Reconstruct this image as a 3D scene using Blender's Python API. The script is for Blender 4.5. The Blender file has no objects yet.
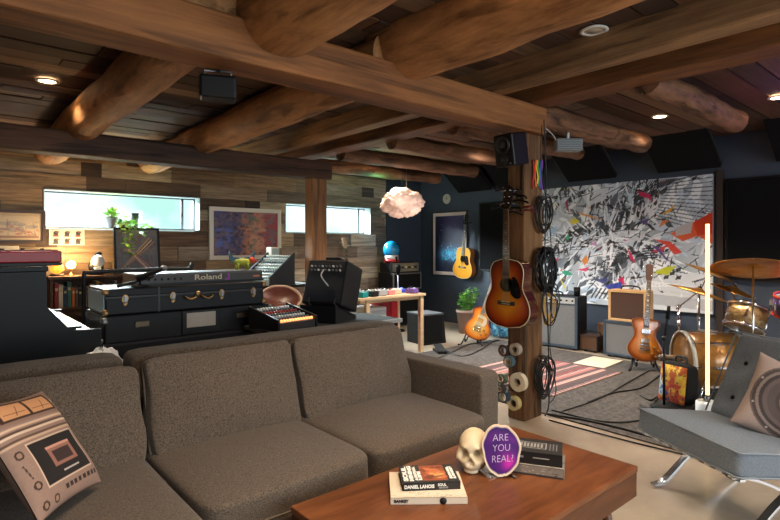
import bpy, math, random
import numpy as np
from mathutils import Vector, Matrix, noise as mnoise
random.seed(7)
RNG = np.random.default_rng(11)
PI = math.pi
COL = bpy.context.scene.collection
# ---------------------------------------------------------------- camera geometry
CAMZ, F, U0, V0 = 1.3, 531.0, 390.0, 245.0
FW = Vector((0.6535, 0.7569, 0)); RT = Vector((0.7569, -0.6535, 0))
def ray(u, v):
    return FW + RT * ((u - U0) / F) + Vector((0, 0, -(v - V0) / F))
def onZ(u, v, z):
    r = ray(u, v); t = (z - CAMZ) / r.z
    return Vector((0, 0, CAMZ)) + r * t
def onX(u, v, x):
    r = ray(u, v); return Vector((0, 0, CAMZ)) + r * (x / r.x)
def onY(u, v, y):
    r = ray(u, v); return Vector((0, 0, CAMZ)) + r * (y / r.y)
def onD(u, v, d):
    return Vector((0, 0, CAMZ)) + ray(u, v) * d
# ---------------------------------------------------------------- colours and materials
def lin(c):
    out = []
    for x in c[:3]:
        x = x / 255.0
        out.append(x / 12.92 if x <= 0.04045 else ((x + 0.055) / 1.055) ** 2.4)
    return tuple(out)
_M = {}
def M(name, rgb, rough=0.6, metal=0.0, var=0.0, vscale=(8, 8, 8), bump=0.0, bscale=120.0, rgb2=None, sheen=0.0, coat=0.0, emit=None, estr=0.0, spec=0.5, detail=4.0):
    if name in _M: return _M[name]
    m = bpy.data.materials.new(name); m.use_nodes = True
    nt = m.node_tree; N = nt.nodes; L = nt.links
    b = N['Principled BSDF']
    c1 = lin(rgb)
    b.inputs['Base Color'].default_value = (*c1, 1)
    b.inputs['Roughness'].default_value = rough
    b.inputs['Metallic'].default_value = metal
    b.inputs['Specular IOR Level'].default_value = spec
    if sheen: b.inputs['Sheen Weight'].default_value = sheen
    if coat:
        b.inputs['Coat Weight'].default_value = coat; b.inputs['Coat Roughness'].default_value = 0.12
    if emit:
        b.inputs['Emission Color'].default_value = (*lin(emit), 1); b.inputs['Emission Strength'].default_value = estr
    tc = N.new('ShaderNodeTexCoord')
    if var or rgb2:
        mp = N.new('ShaderNodeMapping'); mp.inputs['Scale'].default_value = vscale
        nz = N.new('ShaderNodeTexNoise'); nz.inputs['Scale'].default_value = 1.0; nz.inputs['Detail'].default_value = detail
        nz.inputs['Roughness'].default_value = 0.65
        rp = N.new('ShaderNodeValToRGB')
        c2 = lin(rgb2) if rgb2 else tuple(min(1, x * (1 + var)) for x in c1)
        c0 = c1 if rgb2 else tuple(x * (1 - var) for x in c1)
        rp.color_ramp.elements[0].position = 0.33; rp.color_ramp.elements[0].color = (*c0, 1)
        rp.color_ramp.elements[1].position = 0.67; rp.color_ramp.elements[1].color = (*c2, 1)
        L.new(tc.outputs['Object'], mp.inputs[0]); L.new(mp.outputs[0], nz.inputs['Vector'])
        L.new(nz.outputs['Fac'], rp.inputs[0]); L.new(rp.outputs[0], b.inputs['Base Color'])
    if bump:
        n2 = N.new('ShaderNodeTexNoise'); n2.inputs['Scale'].default_value = bscale; n2.inputs['Detail'].default_value = 3
        bp = N.new('ShaderNodeBump'); bp.inputs['Strength'].default_value = bump; bp.inputs['Distance'].default_value = 0.01
        L.new(tc.outputs['Object'], n2.inputs['Vector']); L.new(n2.outputs['Fac'], bp.inputs['Height'])
        L.new(bp.outputs[0], b.inputs['Normal'])
    _M[name] = m
    return m
def MC(name, rough=0.6, grain=0.0, gscale=(6, 60, 60), coat=0.0, metal=0.0, bump=0.0, spec=0.5):
    """material whose colour comes from the mesh's own colour attribute, with a grain"""
    if name in _M: return _M[name]
    m = bpy.data.materials.new(name); m.use_nodes = True
    nt = m.node_tree; N = nt.nodes; L = nt.links
    b = N['Principled BSDF']; b.inputs['Roughness'].default_value = rough; b.inputs['Metallic'].default_value = metal
    b.inputs['Specular IOR Level'].default_value = spec
    if coat:
        b.inputs['Coat Weight'].default_value = coat; b.inputs['Coat Roughness'].default_value = 0.08
    at = N.new('ShaderNodeAttribute'); at.attribute_name = 'Col'
    if grain:
        tc = N.new('ShaderNodeTexCoord'); mp = N.new('ShaderNodeMapping'); mp.inputs['Scale'].default_value = gscale
        nz = N.new('ShaderNodeTexNoise'); nz.inputs['Scale'].default_value = 1; nz.inputs['Detail'].default_value = 6; nz.inputs['Roughness'].default_value = 0.7
        mr = N.new('ShaderNodeMapRange'); mr.inputs[1].default_value = 0.3; mr.inputs[2].default_value = 0.7
        mr.inputs[3].default_value = 1 - grain; mr.inputs[4].default_value = 1 + grain
        mx = N.new('ShaderNodeVectorMath'); mx.operation = 'SCALE'
        L.new(tc.outputs['Object'], mp.inputs[0]); L.new(mp.outputs[0], nz.inputs['Vector']); L.new(nz.outputs['Fac'], mr.inputs[0])
        L.new(at.outputs['Color'], mx.inputs[0]); L.new(mr.outputs[0], mx.inputs['Scale']); L.new(mx.outputs[0], b.inputs['Base Color'])
        if bump:
            bp = N.new('ShaderNodeBump'); bp.inputs['Strength'].default_value = bump; bp.inputs['Distance'].default_value = 0.01
            L.new(nz.outputs['Fac'], bp.inputs['Height']); L.new(bp.outputs[0], b.inputs['Normal'])
    else:
        L.new(at.outputs['Color'], b.inputs['Base Color'])
    _M[name] = m
    return m
def WOOD(name, dark, light, axis=0, rough=0.65, grain=26.0, along=1.2, bump=0.4, crack=0.5, tint=None):
    """timber: broad tone, fine grain along one axis and thin dark checks"""
    if name in _M: return _M[name]
    m = bpy.data.materials.new(name); m.use_nodes = True
    nt = m.node_tree; N = nt.nodes; L = nt.links; b = N['Principled BSDF']; b.inputs['Roughness'].default_value = rough; b.inputs['Specular IOR Level'].default_value = 0.3
    tc = N.new('ShaderNodeTexCoord')
    def nz(sc_, det, rg=0.6, dist=0.0):
        mp = N.new('ShaderNodeMapping'); mp.inputs['Scale'].default_value = sc_; n = N.new('ShaderNodeTexNoise'); n.inputs['Scale'].default_value = 1; n.inputs['Detail'].default_value = det; n.inputs['Roughness'].default_value = rg; n.inputs['Distortion'].default_value = dist
        L.new(tc.outputs['Object'], mp.inputs[0]); L.new(mp.outputs[0], n.inputs['Vector']); return n
    def ax(a, c):
        v = [c, c, c]; v[axis] = a; return v
    broad = nz(ax(along, 3.2), 4); fine = nz(ax(along * 1.6, grain), 8, 0.72, 0.4); chk = nz(ax(along * 0.8, grain * 0.55), 3, 0.5, 0.8)
    mix1 = N.new('ShaderNodeMath'); mix1.operation = 'MULTIPLY_ADD'; mix1.inputs[1].default_value = 0.55
    h = N.new('ShaderNodeMath'); h.operation = 'MULTIPLY'; h.inputs[1].default_value = 0.45
    L.new(broad.outputs['Fac'], h.inputs[0]); L.new(fine.outputs['Fac'], mix1.inputs[0]); L.new(h.outputs[0], mix1.inputs[2])
    rp = N.new('ShaderNodeValToRGB'); e = rp.color_ramp.elements
    e[0].position = 0.36; e[0].color = (*lin(dark), 1); e[1].position = 0.62; e[1].color = (*lin(light), 1)
    L.new(mix1.outputs[0], rp.inputs[0])
    cr = N.new('ShaderNodeValToRGB'); q = cr.color_ramp.elements; q[0].position = 0.36; q[0].color = (1 - crack, 1 - crack, 1 - crack, 1); q[1].position = 0.42; q[1].color = (1, 1, 1, 1)
    L.new(chk.outputs['Fac'], cr.inputs[0])
    mx = N.new('ShaderNodeVectorMath'); mx.operation = 'MULTIPLY'; L.new(rp.outputs[0], mx.inputs[0]); L.new(cr.outputs[0], mx.inputs[1]); L.new(mx.outputs[0], b.inputs['Base Color'])
    if bump:
        bp = N.new('ShaderNodeBump'); bp.inputs['Strength'].default_value = bump; bp.inputs['Distance'].default_value = 0.012
        ad = N.new('ShaderNodeMath'); ad.operation = 'MULTIPLY_ADD'; ad.inputs[1].default_value = 0.6; L.new(cr.outputs[0], ad.inputs[0]); L.new(fine.outputs['Fac'], ad.inputs[2]); L.new(ad.outputs[0], bp.inputs['Height']); L.new(bp.outputs[0], b.inputs['Normal'])
    _M[name] = m
    return m
def glow(name, rgb, strength):
    if name in _M: return _M[name]
    m = bpy.data.materials.new(name); m.use_nodes = True
    N = m.node_tree.nodes; b = N['Principled BSDF']
    b.inputs['Base Color'].default_value = (*lin(rgb), 1)
    b.inputs['Emission Color'].default_value = (*lin(rgb), 1); b.inputs['Emission Strength'].default_value = strength
    _M[name] = m
    return m
# ---------------------------------------------------------------- mesh builder
def catmull(pts, n=8, closed=False):
    P = [Vector(p) for p in pts]; out = []; k = len(P)
    segs = k if closed else k - 1
    for i in range(segs):
        if closed: a, b, c, d = P[(i - 1) % k], P[i], P[(i + 1) % k], P[(i + 2) % k]
        else: a, b, c, d = P[max(i - 1, 0)], P[i], P[i + 1], P[min(i + 2, k - 1)]
        for j in range(n):
            t = j / n
            out.append(0.5 * ((2 * b) + (c - a) * t + (2 * a - 5 * b + 4 * c - d) * t * t + (3 * b - a - 3 * c + d) * t ** 3))
    if not closed: out.append(P[-1])
    return out
class MB:
    def __init__(s, T=None): s.v = []; s.f = []; s.m = []; s.c = []; s.s = []; s.T = T or Matrix()
    def add(s, vs, fs, m=0, c=(0.5, 0.5, 0.5), sm=False):
        o = len(s.v); T = s.T
        s.v.extend(T @ Vector(p) for p in vs)
        for f in fs:
            s.f.append(tuple(o + i for i in f)); s.m.append(m); s.c.append(c); s.s.append(sm)
        return s
    def box(s, c, d, R=None, m=0, col=(0.5, 0.5, 0.5)):
        x, y, z = d[0] / 2, d[1] / 2, d[2] / 2
        vs = [Vector(p) for p in ((-x, -y, -z), (x, -y, -z), (x, y, -z), (-x, y, -z), (-x, -y, z), (x, -y, z), (x, y, z), (-x, y, z))]
        if R is not None: vs = [R @ p for p in vs]
        vs = [p + Vector(c) for p in vs]
        return s.add(vs, [(0, 3, 2, 1), (4, 5, 6, 7), (0, 1, 5, 4), (1, 2, 6, 5), (2, 3, 7, 6), (3, 0, 4, 7)], m, col)
    def b2(s, lo, hi, m=0, col=(0.5, 0.5, 0.5)):
        lo = Vector(lo); hi = Vector(hi)
        return s.box((lo + hi) / 2, hi - lo, None, m, col)
    def tube(s, pts, r, seg=8, m=0, closed=False, sm=True, cap=True):
        P = [Vector(p) for p in pts]; n = len(P)
        rs = r if isinstance(r, (list, tuple)) else [r] * n
        t0 = (P[1] - P[0]).normalized()
        up = Vector((0, 0, 1)) if abs(t0.z) < 0.9 else Vector((1, 0, 0))
        nx = t0.cross(up).normalized(); vs = []; fs = []
        for i in range(n):
            if closed: t = (P[(i + 1) % n] - P[i - 1])
            else: t = P[min(i + 1, n - 1)] - P[max(i - 1, 0)]
            if t.length < 1e-9: t = t0
            t = t.normalized()
            nx = (nx - t * nx.dot(t))
            nx = nx.normalized() if nx.length > 1e-6 else t.orthogonal().normalized()
            ny = t.cross(nx)
            for k in range(seg):
                a = 2 * PI * k / seg
                vs.append(P[i] + (nx * math.cos(a) + ny * math.sin(a)) * rs[i])
        rng = n if closed else n - 1
        for i in range(rng):
            for k in range(seg):
                a = i * seg + k; b = i * seg + (k + 1) % seg
                c = ((i + 1) % n) * seg + (k + 1) % seg; d = ((i + 1) % n) * seg + k
                fs.append((a, b, c, d))
        if not closed and cap:
            fs.append(tuple(range(seg - 1, -1, -1))); fs.append(tuple((n - 1) * seg + k for k in range(seg)))
        return s.add(vs, fs, m, sm=sm)
    def cyl(s, a, b, r0, r1=None, seg=20, m=0, sm=True):
        return s.tube([a, b], [r0, r0 if r1 is None else r1], seg, m, sm=sm)
    def lathe(s, prof, seg=32, T=None, m=0, sm=True, closed=False):
        T = T or Matrix(); vs = []; fs = []; n = len(prof)
        for (r, z) in prof:
            for k in range(seg):
                a = 2 * PI * k / seg; vs.append(T @ Vector((r * math.cos(a), r * math.sin(a), z)))
        for i in range(n if closed else n - 1):
            j = (i + 1) % n
            for k in range(seg):
                k2 = (k + 1) % seg
                fs.append((i * seg + k, i * seg + k2, j * seg + k2, j * seg + k))
        if not closed:
            if prof[0][0] > 1e-4: fs.append(tuple(range(seg - 1, -1, -1)))
            if prof[-1][0] > 1e-4: fs.append(tuple((n - 1) * seg + k for k in range(seg)))
        return s.add(vs, fs, m, sm=sm)
    def sph(s, c, r, seg=16, rings=10, m=0):
        r = r if isinstance(r, (tuple, list)) else (r, r, r)
        prof = [(max(1e-5, math.sin(PI * i / rings)), -math.cos(PI * i / rings)) for i in range(rings + 1)]
        T = Matrix.Translation(Vector(c)) @ Matrix.Diagonal((*r, 1))
        return s.lathe(prof, seg, T, m)
    def prism(s, outline, y0, y1, m=0, sm=False):
        """outline in local XZ, extruded along Y"""
        n = len(outline)
        vs = [(x, y0, z) for x, z in outline] + [(x, y1, z) for x, z in outline]
        fs = [tuple(range(n)), tuple(range(2 * n - 1, n - 1, -1))]
        s.add(vs, fs, m)
        return s.add(vs, [((i + 1) % n, i, n + i, n + (i + 1) % n) for i in range(n)], m, sm=sm)
    def build(s, name, mats, parent=None, bevel=0.0, seg=2, sub=0, vc=None, wn=False):
        me = bpy.data.meshes.new(name)
        me.from_pydata([tuple(p) for p in s.v], [], s.f)
        for mt in (mats if isinstance(mats, (list, tuple)) else [mats]): me.materials.append(mt)
        me.polygons.foreach_set('material_index', s.m)
        me.polygons.foreach_set('use_smooth', s.s)
        if vc is not None:      # per-vertex colours
            ca = me.color_attributes.new('Col', 'FLOAT_COLOR', 'POINT')
            arr = np.ones((len(s.v), 4), dtype=np.float32); arr[:, :3] = np.asarray(vc, dtype=np.float32)
            ca.data.foreach_set('color', arr.ravel())
        elif any(c != (0.5, 0.5, 0.5) for c in s.c):
            ca = me.color_attributes.new('Col', 'FLOAT_COLOR', 'CORNER')
            arr = np.ones((len(me.loops), 4), dtype=np.float32); i = 0
            for f, c in zip(s.f, s.c):
                arr[i:i + len(f), :3] = c; i += len(f)
            ca.data.foreach_set('color', arr.ravel())
        me.validate(); me.update()
        o = bpy.data.objects.new(name, me); COL.objects.link(o)
        if parent is not None: o.parent = parent
        if bevel:
            b = o.modifiers.new('b', 'BEVEL'); b.width = bevel; b.segments = seg; b.limit_method = 'ANGLE'; b.angle_limit = 0.6
            b.harden_normals = False
        if sub:
            d = o.modifiers.new('s', 'SUBSURF'); d.levels = sub; d.render_levels = sub
        return o
def tag(o, label, cat, group=None):
    o['label'] = label; o['category'] = cat
    if group: o['group'] = group
    return o
def thing(name, label, cat, loc=(0, 0, 0), rz=0.0, group=None, rot=None):
    o = bpy.data.objects.new(name, None); COL.objects.link(o)
    o.location = loc; o.rotation_euler = rot if rot else (0, 0, rz); o.empty_display_size = 0.1
    return tag(o, label, cat, group)
def struct(o, label=None):
    o['kind'] = 'structure'
    if label: o['label'] = label
    return o
def copy_tree(o, parent=None):
    c = o.copy(); COL.objects.link(c)
    if parent is not None: c.parent = parent
    for ch in list(o.children): copy_tree(ch, c)
    return c
def RZ(a): return Matrix.Rotation(a, 4, 'Z')
def RX(a): return Matrix.Rotation(a, 4, 'X')
def RY(a): return Matrix.Rotation(a, 4, 'Y')
def TR(x, y, z): return Matrix.Translation((x, y, z))
def text(name, s, size, mat, parent, T, ext=0.0008, align='CENTER', width=None, shear=0.0, bold=0.0):
    cu = bpy.data.curves.new(name, 'FONT'); cu.body = s; cu.size = size; cu.extrude = ext; cu.align_x = align; cu.align_y = 'CENTER'
    cu.shear = shear; cu.offset = bold; cu.resolution_u = 4
    to = bpy.data.objects.new(name + '_tmp', cu); COL.objects.link(to)
    dg = bpy.context.evaluated_depsgraph_get()
    me = bpy.data.meshes.new_from_object(to.evaluated_get(dg))
    bpy.data.objects.remove(to)
    if width:
        xs = [v.co.x for v in me.vertices]; k = width / (max(xs) - min(xs))
        for v in me.vertices: v.co.x *= k
    me.transform(T); me.materials.clear(); me.materials.append(mat)
    o = bpy.data.objects.new(name, me); COL.objects.link(o)
    if parent is not None: o.parent = parent
    return o
# ---------------------------------------------------------------- raster for painted surfaces (colour attribute on a fine grid)
class Ras:
    def __init__(s, w, h, bg):
        s.w, s.h = w, h; s.a = np.zeros((h, w, 3)); s.a[:] = lin(bg)
        s.X, s.Y = np.meshgrid((np.arange(w) + 0.5) / w, (np.arange(h) + 0.5) / h)   # 0..1, y up
    def poly(s, pts, c, al=1.0, grad=None):
        n = len(pts); ins = np.zeros((s.h, s.w), bool)
        for i in range(n):
            x0, y0 = pts[i]; x1, y1 = pts[(i + 1) % n]
            if y0 == y1: continue
            t = ((s.Y > y0) != (s.Y > y1)) & (s.X < (x1 - x0) * (s.Y - y0) / (y1 - y0) + x0)
            ins ^= t
        s.fill(ins, c, al)
    def fill(s, mask, c, al=1.0): s.a[mask] = s.a[mask] * (1 - al) + np.array(lin(c)) * al
    def rect(s, x0, y0, x1, y1, c, al=1.0): s.fill((s.X >= x0) & (s.X <= x1) & (s.Y >= y0) & (s.Y <= y1), c, al)
    def disc(s, x, y, rx, ry, c, al=1.0, inner=0.0):
        d = ((s.X - x) / rx) ** 2 + ((s.Y - y) / ry) ** 2
        s.fill((d <= 1) & (d >= inner * inner), c, al)
    def line(s, x0, y0, x1, y1, wd, c, al=1.0):
        dx, dy = x1 - x0, y1 - y0; L = math.hypot(dx, dy) + 1e-9; nx, ny = -dy / L * wd / 2, dx / L * wd / 2
        s.poly([(x0 + nx, y0 + ny), (x1 + nx, y1 + ny), (x1 - nx, y1 - ny), (x0 - nx, y0 - ny)], c, al)
    def noise(s, amt, cells=1):
        n = RNG.random((s.h // cells + 1, s.w // cells + 1)); n = np.kron(n, np.ones((cells, cells)))[:s.h, :s.w]
        s.a *= (1 + amt * (n[..., None] * 2 - 1))
    def blotch(s, c, count, r0, r1, al=0.5, area=(0, 0, 1, 1)):
        for _ in range(count):
            s.disc(random.uniform(area[0], area[2]), random.uniform(area[1], area[3]), random.uniform(r0, r1), random.uniform(r0, r1), c, al)
def painted(ras, W, H, name, mat, parent=None, T=None, thick=0.0, func=None):
    """a grid of size W x H in local XZ facing -Y carrying the raster as its colour attribute; func bends it"""
    w, h = ras.w, ras.h
    mb = MB(T); vs = []; fs = []
    for j in range(h):
        for i in range(w):
            x = (i / (w - 1) - 0.5) * W; z = (j / (h - 1)) * H
            vs.append((x, 0, z) if func is None else func(x, z, i / (w - 1), j / (h - 1)))
    for j in range(h - 1):
        for i in range(w - 1):
            a = j * w + i; fs.append((a, a + 1, a + w + 1, a + w))
    mb.add(vs, fs, 0, sm=func is not None)
    return mb.build(name, mat, parent, vc=np.clip(ras.a.reshape(-1, 3), 0, 1))
def cushion(w, d, h, k=7, puff=0.25, n=14, wr=0.006, seed=0.0, T=None):
    """soft rounded block centred on the origin: returns MB"""
    mb = MB(T); vs = []; idx = {}; fs = []
    def vert(p):
        key = (round(p[0], 5), round(p[1], 5), round(p[2], 5))
        if key in idx: return idx[key]
        x, y, z = p
        q = (abs(x) ** k + abs(y) ** k + abs(z) ** k) ** (1 / k)
        x, y, z = x / q, y / q, z / q
        s = (1 - min(1, x * x)) * (1 - min(1, y * y))
        P = Vector((x * w / 2, y * d / 2, z * h / 2 * (1 + puff * s)))
        nz = mnoise.noise(Vector((P.x * 6 + seed, P.y * 6, P.z * 6))) * wr + mnoise.noise(Vector((P.x * 16 + seed, P.y * 5, P.z * 16))) * wr * 0.5
        P += P.normalized() * nz
        idx[key] = len(vs); vs.append(P); return idx[key]
    for ax in range(3):
        for sg in (-1, 1):
            for i in range(n):
                for j in range(n):
                    q = []
                    for (a, b) in ((i, j), (i + 1, j), (i + 1, j + 1), (i, j + 1)):
                        # finer near edges
                        def e(t): t = t / n * 2 - 1; return math.sin(t * PI / 2) * 0.6 + t * 0.4
                        p = [0, 0, 0]; p[ax] = sg; p[(ax + 1) % 3] = e(a); p[(ax + 2) % 3] = e(b)
                        q.append(vert(p))
                    fs.append(tuple(q if sg > 0 else reversed(q)))
    mb.add(vs, fs, 0, sm=True)
    return mb
# ================================================================ MATERIALS
black_plastic = M('black plastic', (11, 11, 13), 0.45, spec=0.3)
black_matte = M('black matte', (10, 10, 12), 0.8, spec=0.3)
black_gloss = M('black gloss', (7, 8, 12), 0.42, spec=0.22, var=0.2, vscale=(3, 3, 3))
black_tolex = M('black tolex', (12, 12, 14), 0.62, spec=0.3, bump=0.25, bscale=300)
black_rubber = M('black rubber', (13, 13, 14), 0.55)
steel = M('steel', (196, 196, 200), 0.2, 1.0)
dull_steel = M('dull steel', (120, 120, 122), 0.38, 1.0)
brass = M('aged brass', (150, 118, 80), 0.45, 1.0, var=0.25, vscale=(40, 40, 40))
bronze = M('cymbal bronze', (196, 140, 70), 0.34, 1.0, var=0.18, vscale=(6, 6, 40))
white_plastic = M('white plastic', (222, 222, 220), 0.5)
white_paper = M('white paper', (228, 224, 214), 0.8)
grille_dark = M('dark grille cloth', (15, 15, 15), 0.95, spec=0.2, bump=0.4, bscale=600)
grille_grey = M('grey grille cloth', (112, 112, 112), 0.95, var=0.2, vscale=(160, 160, 160), bump=0.3, bscale=500)
blue_tolex = M('grey blue vinyl', (52, 66, 80), 0.55, bump=0.2, bscale=300)
pale_wood = M('pale birch', (205, 172, 132), 0.45, rgb2=(226, 196, 156), vscale=(3, 20, 20))
sofa_cloth = M('brown grey woven cloth', (58, 48, 40), 0.95, rgb2=(108, 93, 79), vscale=(190, 190, 190), bump=0.35, bscale=420, sheen=0.12, detail=2)
sofa_dark = M('dark woven piping', (104, 91, 78), 0.95, var=0.15, vscale=(200, 200, 200))
denim = M('grey blue woven seat cloth', (88, 97, 109), 0.9, rgb2=(112, 122, 134), vscale=(150, 150, 150), bump=0.3, bscale=380, sheen=0.1)
denim_seam = M('pale seam thread', (120, 128, 138), 0.9)
bone = M('ivory resin', (222, 206, 176), 0.5, rgb2=(196, 176, 142), vscale=(12, 12, 12), bump=0.15, bscale=60)
rosewood = M('dark fretboard wood', (58, 38, 28), 0.5, var=0.25, vscale=(60, 60, 10))
maple_neck = M('brown neck wood', (120, 78, 46), 0.35, coat=0.3)
cream = M('cream plastic', (226, 208, 164), 0.4)
chrome = M('chrome', (215, 215, 218), 0.1, 1.0)
skin_amber = M('amber lacquer side', (150, 88, 34), 0.28, coat=0.5)
dark_wood_side = M('dark red lacquer side', (72, 26, 22), 0.25, coat=0.6)
strings_m = M('string wire', (190, 180, 160), 0.35, 1.0)
red_paint = M('red lacquer', (172, 22, 34), 0.4)
leaf_green = M('leaf green', (70, 128, 44), 0.5, rgb2=(120, 170, 70), vscale=(12, 12, 12))
leaf_light = M('leaf light green', (128, 176, 74), 0.5, rgb2=(160, 200, 100), vscale=(15, 15, 15))
soil = M('soil', (46, 34, 26), 0.95, bump=0.5, bscale=80)
pot_dark = M('dark grey pot', (58, 58, 62), 0.7, bump=0.2, bscale=90)
pot_pink = M('dusty pink clay', (150, 122, 112), 0.75, var=0.08, vscale=(10, 10, 10))
painted_matte = MC('painted surface', 0.75)
painted_satin = MC('painted satin', 0.45)
painted_print = MC('printed cloth', 0.9)
painted_gloss = MC('lacquered finish', 0.2, coat=0.7)
plank_mat = MC('reclaimed planks', 0.8, 0.62, (2.2, 30, 30), bump=0.35)
ceil_mat = MC('ceiling planks', 0.75, 0.38, (1.6, 26, 26), bump=0.3)
beam_wood = WOOD('hewn beam wood', (104, 65, 37), (166, 108, 62), 0, along=0.8, grain=20, crack=0.4)
joist_wood = WOOD('joist wood', (62, 38, 22), (144, 92, 52), 1, along=1.0, grain=26, crack=0.55)
beam_dark = WOOD('dark beam wood', (36, 25, 19), (88, 62, 46), 0, along=0.9, grain=22, crack=0.6)
log_wood = WOOD('log wood', (112, 74, 44), (206, 150, 98), 1, along=1.5, grain=15, crack=0.45, bump=0.6)
log_wood_x = WOOD('log wood cross', (64, 42, 30), (144, 102, 74), 0, along=2.0, grain=16, crack=0.6, bump=0.7)
post_wood = WOOD('column wood', (60, 38, 24), (146, 104, 66), 2, along=1.0, grain=24, crack=0.75, bump=0.8)
pale_beam = WOOD('pale beam wood', (92, 66, 44), (168, 130, 92), 1, along=1.0, grain=26, crack=0.4)
walnut = WOOD('walnut table wood', (84, 46, 27), (134, 82, 50), 0, rough=0.34, along=1.6, grain=18, crack=0.25, bump=0.03)
walnut_dark = WOOD('dark walnut', (62, 36, 24), (100, 60, 38), 0, rough=0.4, along=1.6, grain=18, crack=0.25, bump=0.03)
blue_wall = M('dark blue wall paint', (52, 62, 76), 0.62, var=0.08, vscale=(2, 2, 2), bump=0.05, bscale=80)
dark_panel = M('charcoal acoustic cloth', (11, 11, 13), 0.95, spec=0.2, bump=0.2, bscale=500)

# ================================================================ ROOM SHELL
def quadwall(name, lo, hi, mat):
    return struct(MB().b2(lo, hi).build(name, mat))
concrete = M('polished concrete', (146, 130, 112), 0.32, rgb2=(184, 168, 148), vscale=(1.3, 1.3, 1.3), bump=0.04, bscale=8, coat=0.25, detail=8)
quadwall('floor', (-1.7, -2.7, -0.1), (6.8, 7.1, 0), concrete)
white_plaster = M('plain plaster', (150, 140, 130), 0.9)
quadwall('wall_left', (-1.8, -2.7, 0), (-1.7, 7.1, 2.6), white_plaster)
def front_wall():
    mb = MB()   # wall behind the viewer; its wide unseen window opening is added for fill
    mb.b2((-1.8, -2.8, 0), (6.8, -2.7, 0.75)); mb.b2((-1.8, -2.8, 2.3), (6.8, -2.7, 2.6)); mb.b2((-1.8, -2.8, 0.75), (-0.8, -2.7, 2.3)); mb.b2((5.2, -2.8, 0.75), (6.8, -2.7, 2.3))
    struct(mb.build('wall_front', white_plaster))
    pl = bpy.data.lights.new('daylight', 'AREA'); pl.shape = 'RECTANGLE'; pl.size = 6.0; pl.size_y = 1.55; pl.cycles.is_portal = True
    po = bpy.data.objects.new('daylight', pl); COL.objects.link(po); po.location = (2.2, -2.76, 1.525); po.rotation_euler = (PI / 2, 0, 0)
front_wall()
quadwall('wall_right', (6.6, -2.7, 0), (6.8, 7.1, 2.6), blue_wall)
# ceiling boards, running along X
def board_field():
    mb = MB(); y = -2.7
    mb.b2((-1.8, -2.8, 2.535), (6.8, 7.1, 2.6), 0, lin((26, 18, 13)))
    while y < 7.0:
        w = random.uniform(0.15, 0.24); x = -1.7
        while x < 6.6:
            L = random.uniform(1.6, 3.6); x2 = min(x + L, 6.6)
            k = random.uniform(0.6, 1.25); t = random.random()
            c = (86 * k, 58 * k, 42 * k) if t < 0.7 else (112 * k, 88 * k, 68 * k)
            mb.b2((x + 0.003, y + 0.005, 2.5 + random.uniform(0, 0.012)), (x2 - 0.003, y + w - 0.006, 2.54), 0, lin(c))
            x = x2
        y += w
    return mb
struct(board_field().build('ceiling', ceil_mat))
# plank wall with two window openings
WIN = [(0.92, 2.63, 1.485, 1.91), (3.88, 5.46, 1.475, 1.905)]
WY = 6.83
def plank_wall():
    mb = MB(); z = 0.0
    edges = [0.0, 0.2, 0.4, 0.58, 0.76, 0.94, 1.1, 1.28, 1.475, 1.62, 1.76, 1.91, 2.08, 2.24, 2.40, 2.56]
    pal = [(124, 92, 64), (150, 116, 84), (164, 134, 100), (112, 80, 56), (140, 118, 96), (94, 68, 48), (172, 148, 118), (158, 124, 86)]
    dark = [(58, 46, 38), (50, 44, 42), (70, 52, 40)]
    for a, b in zip(edges[:-1], edges[1:]):
        x = -1.7
        while x < 5.8:
            if random.random() < 0.26: L = random.uniform(0.08, 0.22); c = random.choice(dark)
            else: L = random.uniform(0.35, 1.15); c = random.choice(pal)
            x2 = min(x + L, 5.8); k = random.uniform(0.85, 1.12)
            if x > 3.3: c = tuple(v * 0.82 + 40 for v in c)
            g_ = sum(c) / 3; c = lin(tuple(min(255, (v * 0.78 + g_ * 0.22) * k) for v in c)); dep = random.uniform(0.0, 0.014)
            parts = [(x, x2)]
            for (wa, wb, za, zb) in WIN:
                if a < zb - 0.01 and b > za + 0.01:
                    np_ = []
                    for (p, q) in parts:
                        if q <= wa or p >= wb: np_.append((p, q))
                        else:
                            if p < wa: np_.append((p, wa))
                            if q > wb: np_.append((wb, q))
                    parts = np_
            for (p, q) in parts:
                if q - p > 0.012:
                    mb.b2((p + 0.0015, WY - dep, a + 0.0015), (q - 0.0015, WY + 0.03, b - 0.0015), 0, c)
            x = x2
    # backing behind the boards, open at the windows
    def back(lo, hi): mb.b2(lo, hi, 0, lin((30, 24, 20)))
    y0, y1 = WY + 0.028, WY + 0.2
    back((-1.8, y0, 0), (6.8, y1, 1.475)); back((-1.8, y0, 1.91), (6.8, y1, 2.6))
    back((-1.8, y0, 1.475), (WIN[0][0], y1, 1.91)); back((WIN[0][1], y0, 1.475), (WIN[1][0], y1, 1.91)); back((WIN[1][1], y0, 1.475), (6.8, y1, 1.91))
    return mb
struct(plank_wall().build('wall_back', plank_mat))
struct(MB().b2((5.8, WY - 0.03, 0), (6.6, WY + 0.03, 2.5)).build('trim_1', blue_wall), 'dark blue wall panel beside the plank wall')
glass = bpy.data.materials.new('window glass'); glass.use_nodes = True
_n = glass.node_tree.nodes; _l = glass.node_tree.links
_n.remove(_n['Principled BSDF']); _t = _n.new('ShaderNodeBsdfTransparent'); _t.inputs[0].default_value = (0.93, 0.97, 0.97, 1)
_g = _n.new('ShaderNodeBsdfGlossy'); _g.inputs['Roughness'].default_value = 0.05
_x = _n.new('ShaderNodeMixShader'); _x.inputs[0].default_value = 0.07
_l.new(_t.outputs[0], _x.inputs[1]); _l.new(_g.outputs[0], _x.inputs[2]); _l.new(_x.outputs[0], _n['Material Output'].inputs[0])
frame_dark = M('dark window frame', (40, 48, 52), 0.4)
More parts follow.
